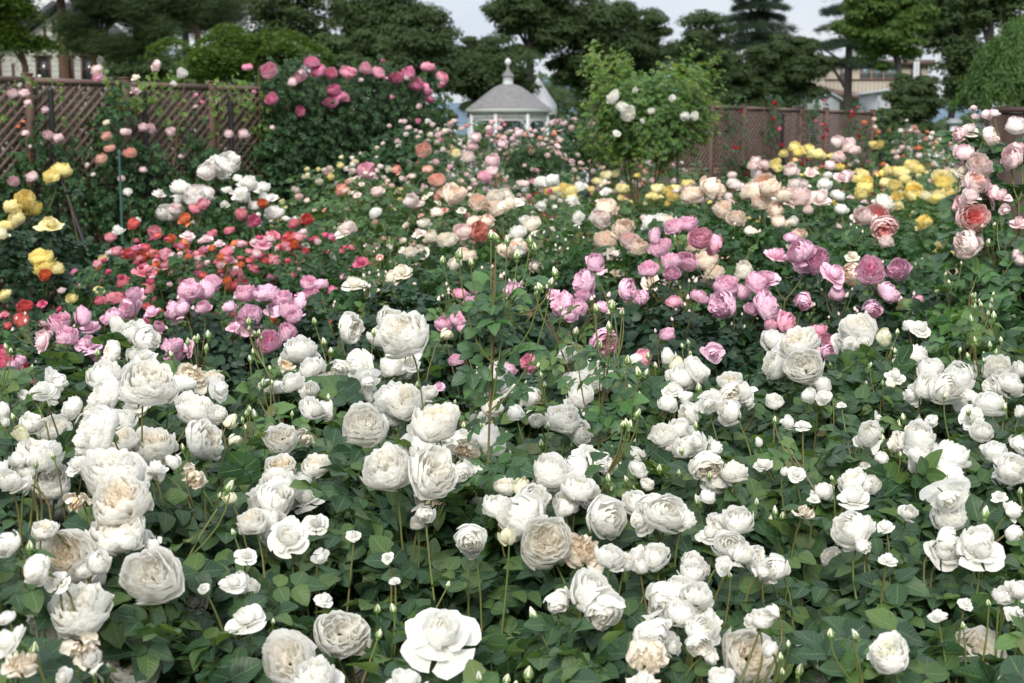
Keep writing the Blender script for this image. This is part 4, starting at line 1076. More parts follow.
# ------------------------------------------------------------------ farther beds
MB_ = [(xy(375, 8.6), 1.25, ['blush', 'peachpink', 'cream', 'apricot'], 'blush and peach rose bush at the foot of the pink climbing rose'),
       (xy(470, 8.4), 1.22, ['blush', 'cream', 'peachpink'], 'peach pink rose bush with one large apricot bloom on top, in line with the gazebo'),
       (xy(560, 8.8), 1.12, ['pure', 'blushwhite', 'cream'], 'white and cream rose bush left of the bending person')]
mba = assign(mb, [c for c, _, _, _ in MB_])
for (c, h, pms, lab), fs in zip(MB_, mba):
    rose_bush('peach_rose_bush', lab, 'peach rose bushes in the fourth row', c, 0.62, 0.6, h, fs, 900, 0.042, G['far'], 1, rand=(80, pms, 0.019, 'GRO'), canes=7)
MPB = [(xy(700, 8.2), 1.16, ['apricot', 'blush'], 'blush and apricot rose bush below the right brown fence, left one'),
       (xy(775, 8.2), 1.16, ['blush', 'blushwhite', 'pure'], 'rose bush of pale apricot and white blooms under the yellow roses'),
       (xy(845, 8.4), 1.14, ['blush', 'palepink', 'pure'], 'blush rose bush with a tall bunch of pink blooms against the fence end')]
mpa = assign(mp_, [c for c, _, _, _ in MPB])
for (c, h, pms, lab), fs in zip(MPB, mpa):
    rose_bush('blush_rose_bush', lab, 'blush rose bushes in the fourth row', c, 0.6, 0.6, h, fs, 900, 0.042, G['mid'], 1, rand=(22, pms, 0.026, 'GRO'), canes=7)
YM = [(xy(600, 12.0), 0.98, 'pale yellow rose bush beside the bending person'), (xy(668, 12.2), 0.98, 'yellow rose bush under the green climbing rose')]
yma = assign(ym, [c for c, _ in [(a, c_) for a, b_, c_ in YM]])
for (c, h, lab), fs in zip(YM, yma):
    rose_bush('yellow_rose_bush', lab, 'yellow rose bushes in the middle distance', c, 0.6, 0.6, h + 0.1, fs, 700, 0.05, G['far'], 1, rand=(24, ['yellow', 'paleyellow'], 0.026, 'GR'), canes=5)
YR = [(xy(800, 11.3), 1.28, 'bright yellow rose bush left of the end of the brown fence'), (xy(862, 10.6), 1.12, 'yellow rose bush behind the tall pink bunch'),
      (xy(905, 9.6), 1.1, 'yellow rose bush with a dense bunch of deep yellow blooms near the right'), (xy(950, 9.8), 1.05, 'pale yellow rose bush next to the pale pink rose at the right')]
yra = assign(yr, [c for c, _, _ in YR])
for (c, h, lab), fs in zip(YR, yra):
    rose_bush('yellow_rose_bush', lab, 'yellow rose bushes on the right', c, 0.5, 0.5, h, fs, 700, 0.044, G['far'], 1, rand=(26, ['yellow', 'paleyellow'], 0.024, 'GR'), canes=6)
for i, (px, d, h, r, pms, cnt, lab) in enumerate([
    (415, 12.5, 1.6, 0.75, ['palepink', 'blushwhite', 'cream'], 90, 'pale pink rose shrub left of the gazebo, dotted all over with tiny blooms'),
    (345, 10.8, 1.3, 0.7, ['cream', 'blush', 'paleyellow'], 60, 'cream rose shrub between the posts of the pink climbing rose'),
    (470, 13.0, 1.64, 0.75, ['palepink', 'blush', 'rosepink'], 90, 'salmon pink rose shrub rising in front of the gazebo posts'),
    (525, 13.2, 1.6, 0.7, ['palepink', 'peachpink', 'blush'], 70, 'pink rose shrub at the right foot of the gazebo'),
    (400, 17.5, 1.9, 1.0, ['blushwhite', 'cream', 'palepink'], 90, 'whitish rose shrub farther back behind the end of the pink climbing rose'),
    (548, 11.2, 1.1, 0.55, ['red', 'red', 'crimson'], 26, 'rose shrub with a few dark red blooms below the pink standard roses'),
    (565, 17.0, 1.55, 0.9, ['blush', 'blushwhite', 'cream'], 60, 'faint blush rose shrub behind the bending person'),
    (655, 16.0, 1.3, 0.9, ['peachpink', 'blushwhite', 'blush'], 50, 'thin rose shrub with peach dots under the light green climbing rose'),
    (740, 15.5, 1.1, 0.9, ['cream', 'blushwhite'], 34, 'low pale rose shrub before the middle of the right fence'),
    (888, 19.5, 1.75, 1.1, ['peachpink', 'orange', 'apricot', 'blushwhite'], 60, 'rose shrub with orange blooms just right of the fence end'),
    (945, 17.0, 1.55, 1.0, ['peachpink', 'orange', 'palepink', 'blushwhite'], 60, 'peach and orange rose shrub beside the distant walker'),
    (945, 13.0, 1.2, 0.75, ['cream', 'blushwhite', 'paleyellow'], 50, 'cream rose shrub behind the pale yellow bush on the right'),
    (1000, 12.0, 1.15, 0.8, ['blush', 'cream'], 30, 'rose shrub low behind the pale pink roses at the right edge'),
    (885, 13.2, 1.15, 0.55, ['red', 'red', 'crimson'], 26, 'dark red rose shrub by the last post of the right fence')]):
    rose_bush('rose_shrub', lab, 'rose shrubs in the far beds', (*xy(px, d), 0), r, r, h, [], 1100, 0.040 if d < 14 else 0.05, G['far'] if i % 3 else G['mid'], 2,
              rand=(min(97, int(cnt * 1.5)), pms, 0.026 if d < 14 else 0.034, 'GR'), canes=5)

# tall shoot with green buds in the middle (a young basal shoot of the white bush), and others
def bud_shoot(px0, py0, px1, py1, d, buds, parent_label, lean=0.0, leaves=10):
    a = at(px0, py0, d + 0.05); t_ = at(px1, py1, d)
    base = np.array([a[0], a[1] + 0.03, 0.0])
    root = empty('budding_rose_bush', base, parent_label, 'rose bush', 'tall budding shoots')
    r_ = random.Random(int(px1)); rs = np.random.default_rng(int(px1))
    L = bez(np.array([0, 0, -0.02]), (a - base) * 0.9 + np.array([0.02, 0, -0.1]), t_ - base, 16)
    b = MB(); b.tube(L, np.linspace(0.0042, 0.0015, 16), 6)
    for k in range(20):
        i = r_.randrange(4, 13); q = L[i]; dd = unit(np.array([r_.uniform(-1, 1), r_.uniform(-1, 1), -0.2])); b.tube([q, q + dd * 0.01], [0.002, 0.0003], 3)
    b.build('cane', [CANE], root, smooth=True)
    P, N, S = [], [], []
    tw = MB()
    for (bx, by, w) in buds:
        p = at(bx, by, d + r_.uniform(-0.06, 0.06)); rad = w * d / F / 2 * 1.15
        f = Flower(p, rad, 'B', 'yellowbud' if r_.random() < 0.7 else 'blush', (r_.gauss(0, .2), r_.gauss(0, .2), 1), True)
        place_flower(f, root, base, 0)
        j = L[r_.randrange(12, 15)]
        e = p - base - np.array([0, 0, rad * 1.2])
        B_ = bez(j, (j + e) / 2 * np.array([1, 1, 0.96]) + np.array([(e - j)[0] * 0.3, 0, 0]), e, 7)
        tw.tube(B_, np.linspace(0.0018, 0.001, 7), 5)
        q = B_[r_.randrange(2, 5)]; P.append(q); N.append((r_.uniform(-.8, .8), -0.5, 1)); S.append(r_.uniform(0.018, 0.03))
    tw.build('bud_stem', [STEM], root, smooth=True)
    for k in range(leaves):
        i = r_.randrange(7, 15); P.append(L[i]); N.append((r_.uniform(-.9, .9), r_.uniform(-1, 0.2), 0.9)); S.append(r_.uniform(0.03, 0.042))
    V, Q, U = scatter(COMP['near'], np.array(P), np.array(N), np.array(S), rs)
    link('foliage', new_mesh('foliage', V, Q, uv=U, mats=[G['pink']]), root)


bud_shoot(470, 520, 495, 262, 2.35, [(459, 254, 10), (443, 260, 8), (491, 235, 10), (496, 237, 9), (507, 240, 8), (517, 255, 10), (530, 240, 9), (534, 247, 9), (555, 272, 9), (551, 282, 8), (471, 262, 8), (540, 287, 8)],
          'tall budding rose shoot standing highest in the middle, its buds in front of apricot roses', leaves=48)
bud_shoot(575, 520, 608, 325, 2.6, [(576, 331, 9), (596, 308, 9), (612, 305, 10), (622, 312, 8), (609, 326, 8), (600, 345, 8), (628, 360, 9), (638, 372, 9)],
          'tall budding rose shoot in the middle right of the tallest one, buds against pink blooms', leaves=22)
bud_shoot(985, 460, 975, 345, 3.2, [(990, 345, 6), (996, 352, 6), (975, 340, 6), (968, 356, 6), (984, 360, 5), (1001, 340, 6), (960, 350, 5)],
          'pale green budding rose shoot near the right edge under the pale pink rose', leaves=22)

# ------------------------------------------------------------------ fallen petals lying on leaves and soil
rs = np.random.default_rng(5)
pv, pq, _ = petal_grid(0, 0.6, (0.1, -0.3), (0.8, -0.5), (1.0, 0.1), 0.08, random.Random(2), 0, 4, 3)
pv = pv - pv.mean(0)
n_ = 260
P = np.stack([rs.uniform(-1.3, 1.5, n_), rs.uniform(1.5, 3.6, n_), np.where(rs.random(n_) < 0.25, 0.02, rs.uniform(0.45, 0.80, n_))], 1)
V, Q, U = scatter([(pv, pq, np.zeros((len(pv), 2)))], P, np.array([[0, -0.2, 1.0]]) + 0.3 * rs.normal(size=(n_, 3)), rs.uniform(0.014, 0.024, n_), rs)
tag(link('fallen_petals', new_mesh('fallen_petals', V, Q, mats=[PM['pure']])), 'loose white petals caught among the lower leaves and on the soil', 'petals', None, 'stuff')

# ------------------------------------------------------------------ the lattice fence
WOOD = simple('brown_lattice_wood', (0.155, 0.105, 0.088), 0.7, c2=(0.11, 0.073, 0.062), scale=5, bump=0.1, stretch=(1, 1, 6))
WOODD = simple('dark_post_wood', (0.11, 0.06, 0.045), 0.7, c2=(0.08, 0.045, 0.035), scale=5)
BLACK = simple('black_steel', (0.012, 0.012, 0.014), 0.45)
GREENP = simple('green_plastic_stake', (0.03, 0.085, 0.075), 0.5)
FA = np.array([-4.2, 11.5]); FD = unit(np.array([0.65, 0.76])); FN = np.array([FD[1], -FD[0]])


def fpt(s, z, off=0.0):
    """point of the fence line, off metres towards the camera"""
    p = FA + FD * s + FN * off
    return np.array([p[0], p[1], z])


def lattice_fence(s_posts, label, top=2.05, cells=0.066, rows=((1.20, 2.02), (0.14, 1.10))):
    base = fpt(s_posts[0], 0)
    root = empty('lattice_fence', base, label, 'fence', 'brown lattice fences')
    ang = math.atan2(FD[1], FD[0]); Rz = rotz(ang)
    for i, s in enumerate(s_posts):
        b = MB(); b.box(fpt(s, top / 2 + 0.015) - base, (0.06, 0.07, top + 0.03), Rz); b.box(fpt(s, top + 0.038) - base, (0.072, 0.08, 0.016), Rz); b.build('post', WOODD, root)
    for s0, s1 in zip(s_posts[:-1], s_posts[1:]):
        L = s1 - s0 - 0.08; sm = (s0 + s1) / 2
        for z in (top - 0.01, 1.175, 1.125, 0.11):
            b = MB(); b.box(fpt(sm, z) - base, (L, 0.045, 0.045), Rz); b.build('rail', WOOD, root)
        for z0, z1 in rows:
            H = z1 - z0
            for sg in (1, -1):
                b = MB()
                c = -H
                while c < L + H:
                    pts = []
                    x0, x1 = (c, c + H) if sg == 1 else (c + H, c)
                    # clip the slat to the panel
                    t0, t1 = 0.0, 1.0
                    dx = x1 - x0
                    if dx != 0:
                        ta, tb = (0 - x0) / dx, (L - x0) / dx
                        t0, t1 = max(0, min(ta, tb)), min(1, max(ta, tb))
                    if t1 - t0 > 0.03:
                        xa, za, xb, zb = x0 + dx * t0, z0 + H * t0, x0 + dx * t1, z0 + H * t1
                        ln = math.hypot(xb - xa, zb - za); th = math.atan2(zb - za, xb - xa)
                        Ry = np.array([[math.cos(th), 0, -math.sin(th)], [0, 1, 0], [math.sin(th), 0, math.cos(th)]])
                        mid_ = fpt(s0 + 0.04 + (xa + xb) / 2, (za + zb) / 2, 0.006 * sg) - base
                        b.box(mid_, (ln, 0.008, 0.030), Rz @ Ry)
                    c += cells * 1.3
                b.build('lattice_panel', WOOD, root)
    return root


left_posts = [-2.4, -1.5, -0.6, 0.31, 1.24, 2.17, 3.1, 4.03, 4.96]
right_posts = [8.0, 8.9, 9.8, 10.7, 11.55, 12.4, 13.2, 14.0, 14.8, 15.6]
lattice_fence(left_posts, 'brown lattice fence on the left in front of the timbered house')
lattice_fence(right_posts, 'brown lattice fence farther back on the right, ending below the big conifer trunk')


def support_pole(s, label, h=1.95, lean=0.55, side=0.16):
    base = fpt(s, 0, 0.16)
    root = empty('support_pole', base, label, 'steel post', 'black steel poles along the fences')
    b = MB(); b.tube([(0, 0, -0.05), (0, 0, h)], 0.024, 8); b.lathe([(0.03, h), (0.03, h + 0.02), (0.002, h + 0.03)], sides=8); b.build('upright', BLACK, root)
    e = np.array([FN[0] * lean + FD[0] * side, FN[1] * lean + FD[1] * side, 0])
    b = MB(); b.tube([np.array([0, 0, h * 0.72]), e], 0.018, 8); b.build('brace', BLACK, root)


for s, lab in ((0.42, 'black steel pole against the leftmost lattice post'), (1.33, 'black steel pole behind the peach roses on the left fence'), (2.27, 'black steel pole left of the climbing rose foliage'),
               (3.12, 'black steel pole with a slanting brace under the pink climbing rose'), (4.3, 'black steel pole deep in the pink climbing rose'),
               (8.1, 'black steel pole with brace beside the bending person'), (12.4, 'black steel pole in front of the middle of the right fence'), (15.62, 'black steel pole at the very end of the right fence')):
    support_pole(s, lab)
for px, py0, d, lab in ((121, 200, 9.6, 'thin green plant stake behind the coral red roses'), (677, 190, 13.5, 'thin green plant stake below the light green climbing rose')):
    p = at(px, py0, d); base = (p[0], p[1], 0)
    b = MB(); b.tube([(0, 0, 0), (0, 0, 1.45)], 0.009, 6); b.lathe([(0.011, 1.45), (0.008, 1.47), (0.001, 1.475)], sides=6)
    o = b.build('plant_stake', GREENP, None, base); tag(o, lab, 'plant stake', 'green plant stakes')

# ------------------------------------------------------------------ climbing roses on the fences
def climber(name, label, group, s0, s1, zfun, nleaf, leafmat, lsize, flowers, thick=0.3, lod=1, canes=5, rand=None, off=0.12, hang=None):
    sm = (s0 + s1) / 2
    base = fpt(sm, 0, off)
    root = empty(name, base, label, 'climbing rose', group)
    rs = np.random.default_rng(int(s0 * 100 + 500)); r_ = random.Random(int(s0 * 100 + 900))
    s = rs.uniform(s0, s1, nleaf)
    lo, hi = zfun(s)
    z = lo + (hi - lo) * rs.random(nleaf) ** 0.8
    o_ = off + thick * (rs.random(nleaf) - 0.35)
    P = np.stack([FA[0] + FD[0] * s + FN[0] * o_, FA[1] + FD[1] * s + FN[1] * o_, z], 1)
    N = np.array([[FN[0], FN[1], 0.7]]) + 0.55 * rs.normal(size=(nleaf, 3))
    S = lsize * rs.uniform(0.7, 1.15, nleaf)
    ok = clear_heroes(P, S, rs)
    ax = np.array([[0, 0, -0.8]])
    V, Q, U = scatter(COMP['mid' if lod == 1 else 'far'], P[ok] - base, N[ok], S[ok], rs, ax)
    link('foliage', new_mesh('foliage', V, Q, uv=U, mats=[leafmat]), root)
    for k in range(canes):
        ss = s0 + (s1 - s0) * (k + 0.5) / canes
        l_, h_ = zfun(np.array([ss]))
        a = fpt(ss + r_.uniform(-.2, .2), -0.03, off); e = fpt(ss + r_.uniform(-.3, .3), float(h_[0]) - 0.1, off)
        b = MB(); b.tube(bez(a, (a + e) / 2 + np.array([r_.uniform(-.15, .15), 0, 0]), e, 10) - base, np.linspace(0.012, 0.004, 10), 5); b.build('cane', [CANE], root, smooth=True)
    fl = list(flowers)
    if rand:
        cnt, pms, rad = rand
        for i in range(cnt):
            ss = r_.uniform(s0, s1); l_, h_ = zfun(np.array([ss])); zz = float(l_[0] + (h_[0] - l_[0]) * r_.random() ** 0.6)
            fl.append(Flower(fpt(ss, zz, off + thick * 0.62), rad * r_.uniform(.7, 1.2), r_.choice('GR'), r_.choice(pms), (FN[0], FN[1], 0.6), False))
    for f in fl[:98]: place_flower(f, root, base, lod)
    return root


def fence_depth(px, py, off=0.3):
    k = (px - 512) / F
    s = (FA[0] + FN[0] * off - k * (FA[1] + FN[1] * off)) / (k * FD[1] - FD[0])
    return FA[1] + FD[1] * s + FN[1] * off


def on_fence(catalog, pmdef, off=0.32, sc_=0.96):
    out = []
    for px, py, w, k, fc, pm in catalog:
        Yd = fence_depth(px, py, off)
        v = CF + (px - 512) / F * CR - (py - 341.5) / F * CU
        d = Yd / v[1]
        f = Flower(CAM + v * d, w * d / F / 2 * sc_, k, pm or pmdef, jax(fc), True)
        HEROES.append((px, py, w, d)); out.append(f)
    return out


clf = on_fence(CLIMB, 'hotpink', 0.34)
fpf = on_fence(FENCEP, 'palepink', 0.34)
fl_s = lambda f: float((f.p[:2] - FA) @ FD)


def z_main(s):
    hi = 2.24 + 0.08 * np.sin(s * 5) + 0.08 * np.sin(s * 13 + 1) + 0.05 * np.sin(s * 31) - 0.15 * np.clip((3.0 - s) / 0.4, 0, 1) + 0.05 * np.clip(s - 3.8, 0, 1)
    # dense drape, hanging lower between the poles
    lo = 0.25 + 1.5 * np.clip((3.0 - s) / 0.9, 0, 1)
    lo = np.where(s > 5.05, 1.35, lo)
    return lo, hi


climber('climbing_rose', 'pink climbing rose smothering the right part of the left fence and standing above it', None, 2.7, 4.95, z_main, 7600, G['climb'], 0.043, clf, 0.55, canes=7, rand=(16, ['rosepink', 'hotpink', 'palepink'], 0.03))
rest_ = sorted(fpf, key=fl_s)
cuts = [-9, 0.75, 1.75, 9]
labs = ['thin climbing rose with pale pink blooms on the leftmost lattice panel', 'climbing rose with peach pink blooms growing up the second lattice panel', 'sparse climbing rose on the lattice right of the peach pink one']
for i in range(3):
    fs = [f for f in rest_ if cuts[i] <= fl_s(f) < cuts[i + 1]]
    s0, s1 = [(-0.75, 0.72), (0.78, 1.72), (1.78, 2.85)][i]
    climber('climbing_rose', labs[i], 'thin climbing roses on the left fence', s0, s1,
            lambda s, i=i: (0.3 + 0 * s, 1.25 + 0.35 * np.sin(s * 3.1 + i) ** 2 + (0.5 if i == 1 else 0.25) * (np.sin(s * 7 + i) > 0.55)), 1100, G['mid'], 0.045, fs, 0.3, canes=4)
    climber('climbing_rose', ['leafy rose shoots reaching over the top of the leftmost panel', 'light rose shoots at the top rail of the second panel', 'light green rose shoots straggling over the rail beside the pink climbing rose'][i],
            'rose shoots over the top rail', s0 + 0.2, s1, lambda s: (1.6 + 0.25 * np.sin(s * 6), 2.12 + 0.08 * np.sin(s * 9)), [40, 110, 110][i], G['fresh'], 0.036, [], 0.2, canes=2)
for s0, s1, lab in ((10.75, 12.3, 'dark red climbing rose on the right fence, left of the black pole'), (12.45, 13.9, 'dark red climbing rose on the right fence, right of the black pole'), (14.0, 15.6, 'dark red climbing rose at the last panels of the right fence')):
    climber('climbing_rose', lab, 'dark red climbing roses', s0, s1, lambda s: (0.3 + 0.6 * (np.sin(s * 4) > 0), 1.3 + 0.95 * (np.sin(s * 5.3) > 0.25)), 420, G['mid'], 0.05, [], 0.25, lod=2, canes=3,
            rand=(26, ['red', 'red', 'crimson'], 0.03))

# light green climbing rose (tall, on the start of the right fence) with cream blooms
CRm = cat_px('V1', '822,290,46,R,c,pure 850,320,42,R,c,pure 870,342,52,R,c,pure 938,333,26,R,c,pure 835,400,24,O,c,pure 890,270,16,G,c,pure 912,363,16,G,c,pure 1000,295,22,G,c,pure') + cat_px('V2', '15,345,30,G,c,pure 45,345,30,R,c,pure')
crf = []
for px, py, w, k, fc, pm in CRm:
    d = 12.6; crf.append(Flower(at(px, py, d), w * d / F / 2 * 0.9, k, pm, jax('c'), True)); HEROES.append((px, py, w, d))
c0 = at(648, 110, 13.3); base = np.array([c0[0], c0[1], 0])
root = empty('climbing_rose', base, 'tall light green climbing rose with few cream blooms where the right fence starts', 'climbing rose')
rs = np.random.default_rng(8); r_ = random.Random(8)
for k in range(7):
    a = np.array([r_.uniform(-.12, .12), r_.uniform(-.1, .1), -0.03]); e = np.array([r_.uniform(-.5, .5), r_.uniform(-.3, .3), r_.uniform(1.6, 2.25)])
    b = MB(); b.tube(bez(a, np.array([a[0] * 2, a[1] * 2, 1.5]), e, 9), np.linspace(0.014, 0.004, 9), 5); b.build('cane', [CANE], root, smooth=True)
PP, NN = [], []
for k in range(80):     # arching shoots
    a = r_.uniform(0, 6.28); rr = r_.uniform(0.05, 0.62)
    st = np.array([rr * 0.8 * math.cos(a), rr * 0.5 * math.sin(a), r_.uniform(1.2, 2.0)])
    en = st + np.array([math.cos(a) * 0.22, math.sin(a) * 0.2, r_.uniform(0.15, 0.55)])
    t = rs.random((44, 1)) ; q = st * (1 - t) + en * t + 0.04 * rs.normal(size=(44, 3)); PP.append(q); NN.append(np.tile([math.cos(a) * .5, math.sin(a) * .5 - .2, 1], (44, 1)) + .4 * rs.normal(size=(44, 3)))
k = 3600
a = rs.uniform(0, 6.28, k); e_ = rs.uniform(-1, 1, k); q = rs.random(k) ** 0.4
for part_ in ('young_shoots', 'foliage'):
  if part_ == 'foliage':
    PP = [np.stack([np.cos(a) * 0.62 * np.sqrt(1 - e_ ** 2) * q, np.sin(a) * 0.5 * q, 1.78 + 0.40 * e_ * q], 1)]; NN = [np.stack([np.cos(a), np.sin(a), 0.8 + 0 * a], 1) + .4 * rs.normal(size=(k, 3))]
  PP = np.concatenate(PP) + base; NN = np.concatenate(NN); SS = 0.036 * rs.uniform(.7, 1.1, len(PP)); ok = clear_heroes(PP, SS, rs)
  V, Q, U = scatter(COMP['far'], PP[ok] - base, NN[ok], SS[ok], rs)
  link(part_, new_mesh(part_, V, Q, uv=U, mats=[G['fresh' if part_ == 'young_shoots' else 'shrub']]), root)
for f in crf: place_flower(f, root, base, 1)

# standard (tree) roses
for px, d, zc, r, pms, lab in ((575, 14.5, 1.55, 0.42, ['rosepink', 'palepink'], 'pink standard rose with a bare stem right of the gazebo'),
                               (531, 13.8, 1.38, 0.34, ['palepink', 'blush'], 'small pink standard rose in front of the gazebo'),
                               (610, 15.5, 1.5, 0.32, ['blush', 'cream'], 'standard rose next to the black pole with brace')):
    c = at(px, 146, d); base = np.array([c[0], c[1], 0.0]); root = empty('standard_rose', base, lab, 'standard rose', 'standard roses')
    b = MB(); b.tube([(0, 0, -0.03), (0.01, 0, zc * .5), (0, 0, zc)], [0.02, 0.017, 0.014], 6); b.build('stem', [CANE], root)
    rs = np.random.default_rng(int(px)); k = 420
    v = unit(rs.normal(size=(k, 3))); P = v * r * rs.random((k, 1)) ** .4 * np.array([1, 1, .7]) + np.array([0, 0, zc])
    V, Q, U = scatter(COMP['far'], P, v + np.array([0, 0, .6]), 0.045 * rs.uniform(.7, 1.1, k), rs); link('foliage', new_mesh('foliage', V, Q, uv=U, mats=[G['mid']]), root)
    for i in range(16):
        v = unit(rs.normal(size=3)); v[1] = -abs(v[1]); v[2] = abs(v[2]) * .7
        place_flower(Flower(base + np.array([0, 0, zc]) + v * r * np.array([1, 1, .8]), 0.038 * rnd.uniform(.8, 1.15), 'R', rnd.choice(pms), v + [0, 0, .4], False), root, base, 2)

# ------------------------------------------------------------------ gazebo
WPAINT = simple('white_paint', (0.52, 0.53, 0.55), 0.5, noise=0.08, scale=3)
SHING = simple('grey_shingle', (0.19, 0.185, 0.19), 0.8, c2=(0.12, 0.118, 0.12), scale=6, bump=0.3, stretch=(1, 1, 5))
gd = 47.0
gp = at(508, 146, gd); gbase = np.array([gp[0], gp[1], 0.0])
gz = empty('gazebo', gbase, 'white octagonal gazebo with a curved grey roof, cupola and ball finial', 'gazebo')
PH = math.pi / 8 + 0.1
prof = [(1.50, 2.72), (1.40, 2.80), (1.16, 2.96), (0.92, 3.14), (0.68, 3.32), (0.46, 3.46), (0.26, 3.53), (0.12, 3.55)]
b = MB(); b.lathe(prof, sides=8, ph=PH); b.lathe([(1.49, 2.70), (1.38, 2.78), (0.1, 3.3)], sides=8, ph=PH); b.build('roof', SHING, gz)
b = MB(); b.lathe([(1.52, 2.71), (1.52, 2.60), (1.42, 2.60), (1.42, 2.70)], sides=8, ph=PH); b.build('fascia', WPAINT, gz)
for i in range(8):
    a = PH + i * math.pi / 4
    b = MB()
    b.box((1.36 * math.cos(a), 1.36 * math.sin(a), 1.3), (0.10, 0.10, 2.6), rotz(a)); b.box((1.36 * math.cos(a), 1.36 * math.sin(a), 0.25), (0.15, 0.15, 0.1), rotz(a))
    b.build('post', WPAINT, gz)
    a2 = a + math.pi / 4
    p0 = np.array([1.36 * math.cos(a), 1.36 * math.sin(a)]); p1 = np.array([1.36 * math.cos(a2), 1.36 * math.sin(a2)])
    L = np.linalg.norm(p1 - p0); dd = (p1 - p0) / L; th = math.atan2(dd[1], dd[0]); m_ = (p0 + p1) / 2
    b = MB()
    b.box((*m_, 2.56), (L - 0.1, 0.05, 0.05), rotz(th)); b.box((*m_, 2.34), (L - 0.1, 0.05, 0.035), rotz(th))
    for k in range(13):
        t = (k + 0.5) / 13; q = p0 + dd * (0.06 + t * (L - 0.12)); b.box((*q, 2.45), (0.028, 0.03, 0.19), rotz(th))
    for sg in (0, 1):      # corner brackets
        q0 = (p0 + dd * 0.06) if sg == 0 else (p1 - dd * 0.06); d2 = dd if sg == 0 else -dd
        t = np.linspace(0, math.pi / 2, 6)
        Pq = [np.array([*(q0 + d2 * 0.24 * (1 - math.cos(x))), 2.06 + 0.26 * math.sin(x)]) for x in t]
        b.tube(Pq, 0.022, 4)
    b.build('valance', WPAINT, gz)
    if i != 5:
        b = MB(); b.box((*m_, 0.95), (L - 0.1, 0.06, 0.05), rotz(th)); b.box((*m_, 0.3), (L - 0.1, 0.05, 0.05), rotz(th))
        for k in range(10):
            q = p0 + dd * (0.1 + (k + 0.5) / 10 * (L - 0.2)); b.box((*q, 0.62), (0.03, 0.03, 0.6), rotz(th))
        b.build('railing', WPAINT, gz)
b = MB(); b.lathe([(0.01, 0.18), (1.5, 0.18), (1.55, 0.0)], sides=8, ph=PH); b.build('deck', simple('grey_deck', (0.3, 0.3, 0.3), 0.8), gz)
b = MB(); b.lathe([(0.20, 3.50), (0.18, 3.54), (0.18, 3.80), (0.22, 3.81)], sides=8, ph=PH); cu = b.build('cupola', WPAINT, gz)
b = MB(); b.lathe([(0.235, 3.81), (0.17, 3.88), (0.09, 3.97), (0.05, 4.04), (0.04, 4.16)], sides=8, ph=PH); b.build('cupola_roof', SHING, cu)
b = MB(); b.lathe([(0.04, 4.15), (0.08, 4.19), (0.11, 4.25), (0.10, 4.31), (0.06, 4.36), (0.01, 4.40)], sides=12); b.build('finial', WPAINT, gz, smooth=True)

# ------------------------------------------------------------------ timbered house on the left
PLAST = simple('pale_siding', (0.36, 0.36, 0.335), 0.8, noise=0.1, scale=1.5)
TIMB = simple('dark_red_timber', (0.065, 0.03, 0.026), 0.7)
ROOFD = simple('dark_slate_roof', (0.05, 0.052, 0.06), 0.6, noise=0.3, scale=2)
GLASSD = simple('dark_window_glass', (0.02, 0.022, 0.026), 0.12, spec=0.7)
hd = 78.0
hp = at(66, 146, hd); hb = np.array([hp[0], hp[1], 0.0]); sx = hd / F
hs = empty('timbered_house', hb, 'pale half-timbered house with a dark gable roof behind the pine trunks', 'house')


def HX(px): return (px - 66) * sx
def HZ(py): return EYE + (HOR - py) * sx


b = MB()      # front wall as a gable (thick slab)
front = [(HX(-10), 0), (HX(118), 0), (HX(118), HZ(52)), (HX(66), HZ(13)), (HX(18), HZ(48)), (HX(-10), HZ(48))]
nn = len(front)
V = [(x, 0, z) for x, z in front] + [(x, 6, z) for x, z in front]
b.add(V, [(0, 1, 2, 5), (2, 3, 4, 5), (6, 11, 8, 7), (8, 11, 10, 9), (1, 7, 8, 2), (0, 5, 11, 6)])
b.build('wall', PLAST, hs)
b = MB()
for z in np.arange(0.3, HZ(50), 0.28): b.box(((HX(-10) + HX(118)) / 2, -0.012, z), (HX(118) - HX(-10), 0.02, 0.03))
b.build('siding', simple('siding_board', (0.32, 0.32, 0.30), 0.8), hs)
b = MB()      # roof slabs
for (xa, za, xb, zb) in ((HX(66), HZ(9), HX(14), HZ(47)), (HX(66), HZ(9), HX(126), HZ(56))):
    ux, uz = xb - xa, zb - za; l = math.hypot(ux, uz); nx, nz_ = (-uz / l * 0.3, ux / l * 0.3)
    if nz_ < 0: nx, nz_ = -nx, -nz_
    V = [(xa, -0.7, za), (xb, -0.7, zb), (xb + nx, -0.7, zb + nz_), (xa + nx, -0.7, za + nz_)]
    V += [(x, 7, z) for x, _, z in V]
    b.add(V, [(0, 1, 2, 3), (7, 6, 5, 4), (0, 4, 5, 1), (3, 2, 6, 7), (1, 5, 6, 2), (0, 3, 7, 4)])
V = [(HX(-22), -0.6, HZ(49)), (HX(16), -0.6, HZ(49)), (HX(16), 3, HZ(14)), (HX(-22), 3, HZ(14))]; V += [(x, y + .3, z + 0.25) for x, y, z in V]
b.add(V, [(0, 1, 2, 3), (7, 6, 5, 4), (0, 4, 5, 1), (3, 2, 6, 7), (1, 5, 6, 2), (0, 3, 7, 4)])
b.build('roof', ROOFD, hs)
def timber(px0, py0, px1, py1, w=0.16):
    b = MB(); x0, z0, x1, z1 = HX(px0), HZ(py0), HX(px1), HZ(py1)
    L = math.hypot(x1 - x0, z1 - z0); th = math.atan2(z1 - z0, x1 - x0)
    Ry = np.array([[math.cos(th), 0, -math.sin(th)], [0, 1, 0], [math.sin(th), 0, math.cos(th)]])
    b.box(((x0 + x1) / 2, -0.04, (z0 + z1) / 2), (L, 0.08, w), Ry); b.build('timber', TIMB, hs)
